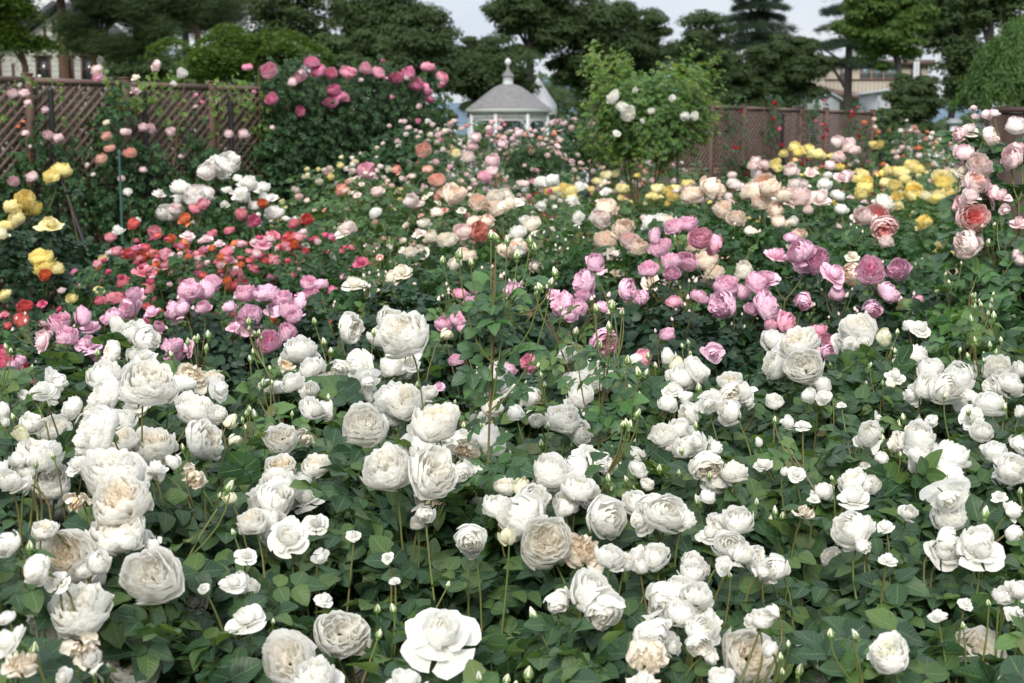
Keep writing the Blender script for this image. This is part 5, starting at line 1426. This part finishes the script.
for t in ((50, 29, 50, 50), (51, 49, 88, 50), (59, 22, 59, 35), (88, 32, 88, 54), (89, 54, 106, 55), (106, 46, 106, 58), (72, 24, 72, 35)): timber(*t)
b = MB(); a = np.linspace(0, math.pi, 12)      # arched ornament
b.tube([(HX(70) + 0.55 * math.cos(x), -0.03, HZ(48) + 0.62 * math.sin(x)) for x in a], 0.06, 5); b.build('arch_trim', TIMB, hs)
for px in (-2, 47, 70, 92):
    w_, z1, z0 = 0.72, HZ(58), HZ(58) - 1.5
    b = MB()
    for dx in (-w_ / 2, w_ / 2): b.box((HX(px) + dx, -0.05, (z0 + z1) / 2), (0.10, 0.1, z1 - z0 + 0.1))
    b.box((HX(px), -0.06, z1 + 0.02), (w_ + 0.28, 0.14, 0.12)); b.box((HX(px), -0.06, z0), (w_ + 0.28, 0.14, 0.1)); b.box((HX(px), -0.045, z0 + 0.8), (w_, 0.05, 0.06))
    wd = b.build('window', TIMB, hs)
    b = MB(); b.box((HX(px), -0.02, (z0 + z1) / 2), (w_ - 0.1, 0.03, z1 - z0 - 0.1)); b.build('pane', GLASSD, wd)
b = MB(); b.box((HX(17), -0.06, 2.6), (0.12, 0.1, HZ(50))); b.build('downpipe', TIMB, hs)

# second dark roof glimpsed among the trees
c = at(190, 60, 92); base = np.array([c[0], c[1], 0.0]); h2 = empty('far_house', base, 'far house whose grey-blue roof shows behind the grey trunk', 'house')
b = MB(); V = [(-3, 0, 0), (3, 0, 0), (3, 5, 0), (-3, 5, 0), (-3, 0, 6.0), (3, 0, 6.0), (3, 5, 6.0), (-3, 5, 6.0)]; b.add(V, [(0, 1, 5, 4), (1, 2, 6, 5), (2, 3, 7, 6), (3, 0, 4, 7)]); b.build('wall', PLAST, h2)
b = MB(); V = [(-3.3, -.4, 5.9), (3.3, -.4, 5.9), (3.3, 2.5, 8), (-3.3, 2.5, 8), (3.3, 5.4, 5.9), (-3.3, 5.4, 5.9)]; b.add(V, [(0, 1, 2, 3), (3, 2, 4, 5)]); b.build('roof', simple('blue_grey_roof', (0.16, 0.19, 0.25), 0.5), h2)

# ------------------------------------------------------------------ beige building on the right
BEI = simple('beige_panels', (0.32, 0.285, 0.235), 0.8, noise=0.08, scale=1)
BRN = simple('brown_canopy', (0.13, 0.09, 0.08), 0.6)
GREYW = simple('light_grey_wall', (0.34, 0.36, 0.40), 0.7, noise=0.06, scale=1)
bd = 88.0; sx2 = bd / F
bp_ = at(850, 146, bd); bb = np.array([bp_[0], bp_[1], 0.0])
bl_ = empty('beige_building', bb, 'beige two-storey building with a window band behind the conifer trunk', 'building')
def BX(px): return (px - 850) * sx2
def BZ(py): return EYE + (HOR - py) * sx2
b = MB(); b.box(((BX(822) + BX(925)) / 2, 4, BZ(66) / 2), (BX(925) - BX(822), 8, BZ(66))); b.build('wall', BEI, bl_)
b = MB(); b.box(((BX(818) + BX(930)) / 2, 3.9, BZ(64)), (BX(930) - BX(818), 8.6, 0.3)); b.build('roof', BRN, bl_)
for pa_, pb_ in ((838, 847), (858, 868), (870, 880), (882, 896), (908, 918)):
    b = MB(); x0, x1 = BX(pa_), BX(pb_); z0, z1 = BZ(79), BZ(67)
    for x in (x0, x1): b.box((x, -0.03, (z0 + z1) / 2), (0.06, 0.06, z1 - z0))
    for z in (z0, z1, z0 + .25): b.box(((x0 + x1) / 2, -0.035, z), (x1 - x0 + .06, 0.06, 0.05))
    wd = b.build('window', BRN, bl_); b = MB(); b.box(((x0 + x1) / 2, -0.012, (z0 + z1) / 2), (x1 - x0 - .08, 0.02, z1 - z0 - .06)); b.build('pane', simple('blue_green_glass', (0.12, 0.17, 0.19), 0.1, spec=0.6), wd)
b = MB()
for px in range(824, 924, 4): b.box((BX(px), -0.008, (BZ(81) + 2) / 2), (0.025, 0.012, BZ(81) - 2))
b.build('panel_joint', BRN, bl_)
b = MB(); b.box(((BX(822) + BX(925)) / 2, -0.06, BZ(80.5)), (BX(925) - BX(822), 0.1, 0.07)); b.build('sill_band', BRN, bl_)
b = MB(); V = [(BX(820), -3, BZ(92)), (BX(874), -3, BZ(100)), (BX(874), -0.05, BZ(96)), (BX(820), -0.05, BZ(88))]; V += [(x, y, z - .35) for x, y, z in V]
b.add(V, [(0, 1, 2, 3), (7, 6, 5, 4), (0, 4, 5, 1), (1, 5, 6, 2), (3, 7, 4, 0)]); b.build('porch_roof', BRN, bl_)
for px in (906.5, 909.5):
    b = MB(); b.tube([(BX(px), -1.2, 0), (BX(px), -1.2, BZ(64))], 0.09, 8); b.build('column', WPAINT, bl_)
def shed(px0, px1, py, apex, d, lab, name='white_shed'):
    s_ = d / F; c = at((px0 + px1) / 2, 146, d); base = np.array([c[0], c[1], 0.0]); root = empty(name, base, lab, 'outbuilding')
    w = (px1 - px0) * s_ / 2; z = EYE + (HOR - py) * s_; za = EYE + (HOR - apex) * s_
    b = MB(); b.add([(-w, 0, 0), (w, 0, 0), (w, 0, z), (-w, 0, z), (-w, 4, 0), (w, 4, 0), (w, 4, z), (-w, 4, z)], [(0, 1, 2, 3), (1, 5, 6, 2), (5, 4, 7, 6), (4, 0, 3, 7)])
    if za > z: b.add([(-w, 0, z), (w, 0, z), (0.1, 0, za), (-0.1, 0, za)], [(0, 1, 2, 3)])
    b.build('wall', GREYW, root)
    b = MB(); V = [(-w - .15, -.2, z - .05), (-0.02, -.2, za + .05), (-.02, 4.2, za + .05), (-w - .15, 4.2, z - .05), (w + .15, -.2, z - .05), (w + .15, 4.2, z - .05)]
    b.add(V + [(x, y, zz + .12) for x, y, zz in V], [(0, 1, 2, 3), (1, 4, 5, 2), (9, 8, 7, 6), (8, 11, 10, 7), (6, 7, 1, 0), (7, 10, 4, 1), (0, 3, 9, 6), (4, 10, 11, 5)]); b.build('roof', GREYW, root)
shed(806, 838, 101, 92, 70, 'low light grey shed with a shallow gable left of the conifer trunk', 'garden_shed')
shed(876, 893, 93, 93, 74, 'pale grey flat shed right of the conifer trunk', 'garden_shed')
# white tent behind the gazebo
c = at(541, 146, 60); base = np.array([c[0], c[1], 0.0]); s_ = 60 / F
root = empty('marquee', base, 'white pointed marquee showing behind the right side of the gazebo', 'tent')
TENT = simple('white_canvas', (0.5, 0.51, 0.54), 0.7)
b = MB(); q = lambda p: (p - 541) * s_; h = lambda p: EYE + (HOR - p) * s_
b.lathe([(0.80, h(115)), (0.80, h(106)), (0.48, h(95)), (0.20, h(85)), (0.02, h(79))], sides=4); b.build('canopy', TENT, root, loc=(q(538), 0, 0))
for k in range(4):
    b = MB(); a = k * math.pi / 2 + .4; b.tube([(0.82 * math.cos(a), 0.82 * math.sin(a), 0), (0.82 * math.cos(a), 0.82 * math.sin(a), h(112))], 0.03, 6); b.build('pole', WPAINT, root, loc=(q(538), 0, 0))
# brown panel at the right edge, white lamp stand
PAN = simple('dark_brown_board', (0.05, 0.028, 0.022), 0.6, noise=0.2, scale=4)
c = at(1018, 150, 8.6); base = np.array([c[0], c[1], 0.0]); root = empty('board_screen', base, 'dark brown board screen behind the pale pink roses at the right edge', 'screen')
b = MB(); b.box((0.18, 0, 0.95), (0.60, 0.05, 1.5)); b.build('board_panel', PAN, root)
b = MB(); b.box((0.18, 0, 1.72), (0.66, 0.09, 0.035)); b.build('top_rail', PAN, root)
for x in (-0.14, 0.5):
    b = MB(); b.box((x, 0, 0.84), (0.07, 0.075, 1.70)); b.build('post', PAN, root)
for px, d, zt, lab in ((953, 30, 1.95, 'white post with a grey flat cap at the right, left of the dark brown screen'), (975, 26, 1.78, 'second capped white post almost hidden behind pale pink roses')):
    c = at(px, 146, d); base = np.array([c[0], c[1], 0.0]); root = empty('capped_post', base, lab, 'post', 'capped posts')
    b = MB(); b.box((0, 0, zt / 2), (0.14, 0.14, zt)); b.build('post', WPAINT, root)
    b = MB(); b.box((0, 0, zt + 0.05), (0.27, 0.27, 0.08)); b.box((0, 0, zt + 0.11), (0.19, 0.19, 0.04)); b.build('cap', simple('grey_cap', (0.25, 0.28, 0.3), 0.5), root)

# ------------------------------------------------------------------ people (small, far)
SKIN = simple('skin', (0.55, 0.33, 0.24), 0.55)
HAIRM = simple('brown_hair', (0.045, 0.018, 0.012), 0.45)
def skin_body(name, J, E, rad, material, parent, root_i=0):
    me = bpy.data.meshes.new(name); me.from_pydata([Vector(p) for p in J], E, []); o = link(name, me, parent)
    sk = o.modifiers.new('skin', 'SKIN'); o.modifiers.new('sub', 'SUBSURF').levels = 2
    o.modifiers['sub'].render_levels = 2
    for i, r in enumerate(rad):
        me.skin_vertices[0].data[i].radius = (r, r); me.skin_vertices[0].data[i].use_root = (i == root_i)
    me.materials.append(material); return o
def person(base, facing, pose, shirt, trousers, hair, label):
    root = empty('person', base, label, 'person'); root.rotation_euler.z = facing
    if pose == 'stand':
        J = [(0, 0, .95), (0, 0, 1.15), (0, 0, 1.38), (0, 0, 1.48), (0, -.01, 1.6), (.17, 0, 1.38), (.22, -.02, 1.1), (.2, -.14, .9), (-.17, 0, 1.38), (-.22, -.02, 1.1), (-.2, -.1, .88),
             (.09, 0, .9), (.1, -.01, .5), (.1, 0, .08), (.1, -.14, .04), (-.09, 0, .9), (-.1, .02, .5), (-.11, .04, .08), (-.11, -.1, .04), (0, -.01, 1.7)]
    else:   # bending forward over the flowers, seen from behind
        J = [(0, .1, .82), (0, -.08, 1.0), (0, -.3, 1.16), (0, -.38, 1.22), (0, -.46, 1.28), (.17, -.3, 1.14), (.2, -.42, .88), (.16, -.56, .72), (-.17, -.3, 1.14), (-.2, -.42, .88), (-.16, -.56, .72),
             (.09, .1, .78), (.1, -.02, .42), (.1, .02, .07), (.1, -.12, .04), (-.09, .1, .78), (-.1, 0, .42), (-.11, .05, .07), (-.11, -.09, .04), (0, -.53, 1.35)]
    E = [(0, 1), (1, 2), (2, 3), (3, 4), (4, 19), (2, 5), (5, 6), (6, 7), (2, 8), (8, 9), (9, 10), (0, 11), (11, 12), (12, 13), (13, 14), (0, 15), (15, 16), (16, 17), (17, 18)]
    rad = [.12, .11, .12, .05, .085, .055, .04, .03, .055, .04, .03, .085, .055, .04, .035, .085, .055, .04, .035, .08]
    skin_body('body', J, E, rad, SKIN, root)
    skin_body('shirt', [J[i] for i in (0, 1, 2, 5, 6, 8, 9)], [(0, 1), (1, 2), (2, 3), (3, 4), (2, 5), (5, 6)], [.14, .135, .145, .075, .06, .075, .06], shirt, root)
    skin_body('trousers', [J[i] for i in (0, 11, 12, 13, 15, 16, 17)], [(0, 1), (1, 2), (2, 3), (0, 4), (4, 5), (5, 6)], [.135, .1, .075, .06, .1, .075, .06], trousers, root)
    b = MB(); h = np.array(J[4]); t = np.array(J[19]); c = (h + t) / 2 + np.array([0, .02, .04])
    b.lathe([(0.01, .115), (.06, .1), (.095, .05), (.105, -.01), (.1, -.08), (.075, -.14 if hair == 's' else -.22), (.03, -.17 if hair == 's' else -.27)], sides=14)
    V = np.concatenate(b.V); V[:, 1] = np.where(V[:, 1] < -0.03, V[:, 1] * .55, V[:, 1]); b.V = [V + c]; b.build('hair', HAIRM, root, smooth=True)
    for xx in (-.032, .032):
        b = MB(); b.lathe([(.001, -.009), (.01, 0), (.001, .009)], c=(h[0] + xx, c[1] - .115, c[2] + 0.0), sides=8); b.build('eye', simple('eye_dark', (.02, .015, .012), .3), root)
    return root
LG = simple('light_grey_cloth', (.30, .31, .34), .85); WH = simple('white_cloth', (.5, .5, .5), .85); DK = simple('dark_cloth', (.03, .035, .05), .9)
c = at(586, 146, 21.0); person((c[0], c[1], 0), R(150), 'bend', LG, DK, 'l', 'person with long brown hair in a light grey top bending among the roses')
c = at(936, 146, 33.0); person((c[0], c[1], 0), R(20), 'stand', WH, DK, 's', 'small distant person in a white top walking on the right')
c = at(452, 146, 29.0); person((c[0], c[1], 0), R(170), 'stand', LG, LG, 's', 'distant person in grey seen between pale roses left of the gazebo')

# ------------------------------------------------------------------ trees
BARKR = simple('red_pine_bark', (0.10, 0.05, 0.035), 0.9, c2=(0.05, 0.03, 0.025), scale=5, bump=0.4, stretch=(1, 1, .3))
BARKG = simple('grey_bark', (0.09, 0.085, 0.08), 0.9, c2=(0.05, 0.045, 0.045), scale=5, bump=0.4, stretch=(1, 1, .3))
BARKD = simple('dark_bark', (0.03, 0.026, 0.024), 0.9, c2=(0.018, 0.016, 0.016), scale=5, bump=0.4, stretch=(1, 1, .3))
TG = {
    'maple': leaf_mat('maple_green', [(0.035, 0.07, 0.014), (0.055, 0.10, 0.018), (0.085, 0.14, 0.026)], .6, .25, spec=.25),
    'light': leaf_mat('bright_green', [(0.035, 0.075, 0.014), (0.055, 0.105, 0.02), (0.08, 0.14, 0.028)], .6, .28, spec=.25),
    'dark': leaf_mat('dark_tree_green', [(0.026, 0.046, 0.018), (0.039, 0.066, 0.024), (0.056, 0.092, 0.032)], .65, .24, spec=.2),
    'olive': leaf_mat('olive_green', [(0.032, 0.056, 0.02), (0.046, 0.076, 0.026), (0.062, 0.10, 0.034)], .65, .15, spec=.2),
    'pine': leaf_mat('pine_green', [(0.026, 0.048, 0.02), (0.042, 0.072, 0.026), (0.066, 0.10, 0.036)], .6, .12, spec=.25),
    'cedar': leaf_mat('cedar_green', [(0.022, 0.042, 0.028), (0.034, 0.062, 0.038), (0.05, 0.085, 0.048)], .6, .1, spec=.25),
    'willow': leaf_mat('willow_green', [(0.03, 0.075, 0.02), (0.05, 0.105, 0.028), (0.07, 0.13, 0.036)], .6, .25, spec=.25),
}
def leaf_card(w=0.55, nv=2):
    V, Q, U = leaflet(1, nv, 0.0, 0.15, w); return V, Q, U
def spray_card():
    """a small spray of six leaves"""
    b = MB(); r2 = random.Random(3)
    for i in range(6):
        V, Q, U = leaflet(1, 2, 0.0, 0.15, 0.6); a = i * 1.05 + r2.uniform(-.3, .3)
        b.add((V * r2.uniform(.7, 1.0)) @ rotz(a).T + np.array([r2.uniform(-.4, .4), r2.uniform(-.4, .4), r2.uniform(-.25, .25)]), Q, 0, U)
    return np.concatenate(b.V), np.concatenate(b.Q), np.concatenate(b.U)
def needle_card():
    b = MB(); r2 = random.Random(4)
    for i in range(7):
        V, Q, U = leaflet(1, 1, 0, 0.05, 0.16); a = i * 0.9; c_, s_ = math.cos(.6), math.sin(.6)
        V = V @ np.array([[1, 0, 0], [0, c_, -s_], [0, s_, c_]]).T
        b.add(V @ rotz(a).T, Q, 0, U)
    return np.concatenate(b.V), np.concatenate(b.Q), np.concatenate(b.U)
SPR = [spray_card()]; NDL = [needle_card()]

def tree(kind, px, d, py_top, py_bot, wpx, green, bark, label, n=9000, size=0.13, trunk_px=None, tr=0.2, cat='tree', name='tree', lean=0.0, limbs=9, seed=None, depth_scale=0.8):
    """crown spans py_top..py_bot and wpx pixels at distance d"""
    s_ = d / F; c = at(px, 146, d); base = np.array([c[0], c[1], 0.0])
    n = int(n * 2.6); size = size * (0.62 if kind in ('round', 'layer', 'weep') else 0.8)
    root = empty(name, base, label, cat)
    rs = np.random.default_rng(seed or int(px + d)); r_ = random.Random(seed or int(px * 3 + d))
    zt = EYE + (HOR - py_top) * s_; zb = EYE + (HOR - py_bot) * s_; zb = max(zb, 0.3); rx = wpx * s_ / 2; ry = rx * depth_scale; zc = (zt + zb) / 2; rz = (zt - zb) / 2
    tx = 0 if trunk_px is None else (trunk_px - px) * s_
    P, N = [], []; tips = []
    if kind == 'round':
        K = int(70 + rx * 14)
        for k in range(K):
            v = unit(rs.normal(size=3)); q = rs.uniform(0.3, 0.97); cc = np.array([v[0] * rx * q, v[1] * ry * q, zc + v[2] * rz * q])
            R_ = min(rx, rz) * rs.uniform(0.12, 0.34); m = int(n / K)
            w = unit(rs.normal(size=(m, 3))); w[:, 2] = np.where(rs.random(m) < .6, np.abs(w[:, 2]), w[:, 2])
            P.append(cc + w * R_ * (rs.random((m, 1)) ** .4 + .25 * rs.random((m, 1)) ** 3) * np.array([1.25, 1.25, .7])); N.append(w + np.array([0, 0, .5]) + .3 * rs.normal(size=(m, 3))); tips.append(cc)
        tpl = SPR
    elif kind == 'layer':       # layered maple: flat shelves
        K = 40
        for k in range(K):
            v = unit(rs.normal(size=3)); q = rs.uniform(0.35, 1.12); cc = np.array([v[0] * rx * q, v[1] * ry * q, zc + abs(v[2]) * rz * q * 1.1 if r_.random() < .7 else zc - rz * .6 * q])
            m = int(n / K); t = rs.normal(size=(m, 3)) * np.array([rx * .2, rx * .2, rz * .06]); t[:, 2] -= 0.35 * (t[:, 0] ** 2 + t[:, 1] ** 2) / (rx * .3)
            P.append(cc + t); N.append(np.array([[0, 0, 1.0]]) + .35 * rs.normal(size=(m, 3))); tips.append(cc)
        tpl = SPR
    elif kind == 'pine':
        K = 26
        for k in range(K):
            a = r_.uniform(0, 6.28); q = math.sqrt(r_.random()); z_ = zb + (zt - zb) * r_.random(); cc = np.array([tx * .4 + math.cos(a) * rx * q, math.sin(a) * ry * q, z_])
            m = int(n / K); t = rs.normal(size=(m, 3)) * np.array([rx * .17, rx * .17, 0.12 + rz * .04])
            P.append(cc + t); N.append(np.array([[0, 0, 1.0]]) + .3 * rs.normal(size=(m, 3))); tips.append(cc)
        tpl = NDL
    elif kind == 'cedar':
        for lv in range(11):
            f = lv / 10; z_ = zb + (zt - zb) * f; rl = rx * (1 - f * 0.75)
            for k in range(9):
                a = r_.uniform(0, 6.28); L = rl * r_.uniform(.65, 1.1); m = int(n / 99)
                t = rs.random(m) ** .7; sp = rs.normal(size=m) * (0.08 + .17 * L * (1 - np.abs(t - .6))) * .6
                P.append(np.stack([math.cos(a) * L * t - math.sin(a) * sp, math.sin(a) * L * t * .9 + math.cos(a) * sp, z_ + .1 * L * t - .28 * L * t * t + rs.normal(size=m) * .07 - .06], 1))
                N.append(np.array([[0, 0, 1.0]]) + .3 * rs.normal(size=(m, 3))); tips.append(np.array([math.cos(a) * L * .8, math.sin(a) * L * .7, z_ - .1 * L]))
        tpl = NDL
    elif kind == 'weep':
        for k in range(150):
            a = r_.uniform(0, 6.28); q = math.sqrt(r_.random()) * r_.uniform(.75, 1.15); x0 = math.cos(a) * rx * q * .8; y0 = math.sin(a) * ry * q * .8; z0 = zt - (zt - zb) * (.45 * q * q + r_.uniform(-.02, .22))
            L = (z0 - zb) * r_.uniform(.5, 1.0); m = int(n / 150); t = rs.random(m)
            P.append(np.stack([x0 + math.cos(a) * .5 * np.sqrt(t) + rs.normal(size=m) * .06, y0 + math.sin(a) * .5 * np.sqrt(t) + rs.normal(size=m) * .06, z0 + .12 - L * t], 1))
            N.append(np.array([[math.cos(a), math.sin(a), .2]]) + .5 * rs.normal(size=(m, 3)))
            if k % 15 == 0: tips.append(np.array([x0, y0, z0]))
        tpl = [leaf_card(.35)]; n_axis = np.array([[0, 0, -1.0]]); size *= 2.4
    P = np.concatenate(P); N = np.concatenate(N)
    V, Q, U = scatter(tpl, P, N, size * rs.uniform(.7, 1.2, len(P)), rs, np.array([[0, 0, -1.0]]) if kind == 'weep' else None)
    link('crown', new_mesh('crown', V, Q, mats=[TG[green]], smooth=False), root)
    b = MB(); top = np.array([tx * .3, 0, zc + rz * (.75 if kind in ('cedar', 'pine') else .35)])
    st = np.array([tx, 0, -0.1]); md = np.array([tx + lean, 0, max(zb, .5) * .9 + .2])
    L = np.concatenate([bez(st, (st + md) / 2 + np.array([lean * .3, 0, 0]), md, 6), bez(md, (md + top) / 2 + np.array([lean * .5, 0, 0]), top, 7)[1:]])
    b.tube(L, np.linspace(tr, tr * .3, len(L)), 8)
    for t in r_.sample(tips, min(limbs, len(tips))):
        i = r_.randrange(5, len(L) - 1); q = L[i]
        if q[2] > t[2] + .6: q = L[max(4, i - 3)]
        b.tube(bez(q, (q + t) / 2 + np.array([0, 0, .12]), t, 6), np.linspace(tr * .38, tr * .06, 6), 5)
    b.build('trunk', bark, root, smooth=True)
    return root

tree('layer', 4, 36, -40, 62, 92, 'maple', BARKR, 'bright green maple at the top left corner in front of the house', 15000, .10, trunk_px=29, tr=.12, name='maple_tree')
tree('pine', 72, 44, -80, -8, 110, 'pine', BARKR, 'red pine with a curved reddish trunk standing before the house gable', 7000, .2, trunk_px=75, tr=.2, name='pine_tree', lean=-.25)
tree('pine', 160, 42, -40, 52, 112, 'pine', BARKR, 'spreading red pine right of the house with layered olive needle pads', 12000, .2, trunk_px=97, tr=.14, name='pine_tree')
tree('pine', 165, 46, -60, 22, 120, 'pine', BARKR, 'red pine whose reddish trunk stands just right of the straight grey trunk', 7000, .2, trunk_px=201, tr=.14, name='pine_tree')
tree('pine', 215, 50, -60, 26, 110, 'pine', BARKG, 'tall pine with the straight grey trunk left of the layered light green tree', 7500, .2, trunk_px=189, tr=.18, name='pine_tree')
tree('layer', 243, 34, 30, 88, 135, 'light', BARKD, 'low spreading light green maple above the lattice fence', 9000, .10, tr=.13, name='maple_tree')
tree('round', 292, 52, -45, 62, 110, 'olive', BARKG, 'loose airy tree with sky showing through behind the light green maple', 4200, .15, tr=.16, name='broadleaf_tree')
tree('round', 352, 44, 28, 100, 92, 'olive', BARKD, 'rounded soft olive tree above the pink climbing rose', 9000, .12, tr=.16, name='broadleaf_tree')
tree('round', 388, 56, -30, 70, 95, 'dark', BARKD, 'big dark tree at the top left of the sky gap', 12000, .15, tr=.25, name='broadleaf_tree')
tree('round', 415, 50, 12, 108, 90, 'dark', BARKD, 'dark green rounded tree just left of the gap of sky', 12000, .14, tr=.2, name='broadleaf_tree')
tree('round', 487, 58, 34, 122, 95, 'dark', BARKD, 'wide dark evergreen behind the gazebo', 15000, .15, tr=.2, name='evergreen_tree')
tree('round', 530, 62, -35, 60, 85, 'dark', BARKD, 'big dark pine-like evergreen towering right above the gazebo', 11000, .17, tr=.25, name='evergreen_tree')
tree('round', 590, 64, -12, 100, 105, 'dark', BARKD, 'dark evergreen behind the marquee, reaching the top edge', 15000, .17, tr=.25, name='evergreen_tree')
tree('round', 635, 66, 2, 112, 70, 'dark', BARKD, 'dark evergreen just left of the narrow strip of sky above the light green rose', 10000, .16, tr=.22, name='evergreen_tree')
tree('round', 702, 60, 8, 125, 74, 'dark', BARKD, 'small-crowned dark evergreen right of the light green climbing rose', 8000, .15, tr=.2, name='evergreen_tree')
tree('round', 738, 64, 52, 125, 70, 'dark', BARKD, 'dark evergreen under the layered cedar left of the dense round tree', 9000, .14, tr=.15, name='evergreen_tree')
tree('round', 160, 60, 34, 125, 105, 'dark', BARKD, 'dark evergreen behind the pines right of the timbered house', 12000, .14, tr=.15, name='evergreen_tree')
tree('cedar', 756, 66, -50, 46, 96, 'cedar', BARKD, 'layered cedar with drooping shelves at the top right of centre', 7500, .22, tr=.25, name='cedar_tree')
tree('round', 788, 48, 33, 106, 88, 'dark', BARKD, 'dense dark round tree above the right fence', 14000, .12, tr=.16, name='evergreen_tree')
tree('cedar', 846, 58, -110, 62, 92, 'cedar', BARKD, 'tall conifer with a thick straight black trunk at the end of the right fence', 6000, .22, tr=.24, name='conifer_tree')
tree('round', 880, 44, -40, 76, 86, 'light', BARKG, 'bright green tree right of the black conifer trunk', 15000, .12, trunk_px=898, tr=.12, name='broadleaf_tree')
tree('round', 950, 54, -50, 112, 86, 'dark', BARKD, 'dark tree between the bright green tree and the weeping tree', 8500, .15, tr=.2, name='broadleaf_tree')
tree('round', 985, 46, -60, 42, 90, 'olive', BARKD, 'yellowish green tree in the top right corner', 8500, .13, tr=.2, name='broadleaf_tree')
tree('weep', 1024, 24, 22, 118, 100, 'willow', BARKG, 'pale green weeping tree at the right edge', 16000, .06, tr=.08, name='weeping_tree')
tree('round', 915, 40, 72, 135, 58, 'dark', BARKD, 'dark shrubby tree right of the bright green tree, over the orange roses', 8000, .1, tr=.1, name='small_tree')
tree('round', 882, 36, 98, 172, 46, 'olive', BARKD, 'low bushy shrub right of the end of the fence', 8000, .08, tr=.06, name='garden_shrub', cat='shrub')
tree('round', 700, 46, 96, 140, 60, 'dark', BARKD, 'dark low shrub behind the right fence near the light green rose', 5000, .1, tr=.06, name='garden_shrub', cat='shrub')
tree('round', 150, 30, 84, 148, 130, 'dark', BARKD, 'dark shrub behind the left lattice fence, between the two other shrubs', 14000, .09, tr=.06, name='garden_shrub', cat='shrub')
tree('round', 270, 28, 84, 148, 140, 'dark', BARKD, 'dark shrub behind the left edge of the pink climbing rose', 14000, .09, tr=.06, name='garden_shrub', cat='shrub')
tree('round', 30, 30, 84, 148, 140, 'dark', BARKD, 'dark shrub behind the leftmost lattice panels', 14000, .09, tr=.06, name='garden_shrub', cat='shrub')
tree('round', 430, 26, 108, 140, 70, 'olive', BARKD, 'olive shrub left of the gazebo behind the pale pink rose shrubs', 5000, .08, tr=.05, name='garden_shrub', cat='shrub')

# clipped hedge a few metres behind the left fence
hb_ = np.array([-5.2, 17.2, 0.0]); root = empty('garden_hedge', hb_, 'dark hedge seen through the left lattice fence below the timbered house', 'hedge')
rs = np.random.default_rng(21); n_ = 9000
P = np.stack([rs.uniform(-5.5, 3.6, n_), rs.uniform(-.35, .35, n_), 2.12 * rs.random(n_) ** .8 + .08 * rs.normal(size=n_)], 1)
V, Q, U = scatter(SPR, P, np.array([[0, -.7, .7]]) + .5 * rs.normal(size=(n_, 3)), .07 * rs.uniform(.7, 1.2, n_), rs)
link('foliage', new_mesh('foliage', V, Q, mats=[TG['dark']], smooth=False), root)
for x in np.arange(-5.2, 3.6, .55):
    b = MB(); b.tube([(x, 0, -.05), (x + .05, 0, .8), (x, 0, 1.7)], [.03, .025, .012], 5); b.build('stem', BARKD, root, smooth=True)
# far wood that closes the view under the crowns, and clipped ground cover at the ends of the beds
rs = np.random.default_rng(77)
n_ = 26000
x = rs.uniform(-60, 70, n_); y = rs.uniform(96, 108, n_); top = 4.8 + 1.4 * np.sin(x / 3.1) + 1.1 * np.sin(x / 1.3 + 1) + .8 * np.sin(x / 7)
P = np.stack([x, y, top * rs.random(n_) ** .6], 1)
V, Q, U = scatter(SPR, P, np.array([[0, -.6, .8]]) + .5 * rs.normal(size=(n_, 3)), .34 * rs.uniform(.7, 1.2, n_), rs)
tag(link('far_wood', new_mesh('far_wood', V, Q, mats=[TG['dark']], smooth=False)), 'dark far-off belt of woodland under and between the tree crowns', 'wood', None, 'stuff')
n_ = 9000          # low ground cover and weeds between the beds
x = rs.uniform(-7, 10, n_); y = rs.uniform(4.8, 24, n_)
P = np.stack([x, y, rs.uniform(0.0, .22, n_)], 1)
V, Q, U = scatter(COMP['far'], P, np.array([[0, -.2, 1.0]]) + .4 * rs.normal(size=(n_, 3)), .05 * rs.uniform(.7, 1.2, n_), rs)
tag(link('ground_cover', new_mesh('ground_cover', V, Q, uv=U, mats=[G['mid']])), 'low leafy ground cover between the rose bushes', 'ground cover', None, 'stuff')
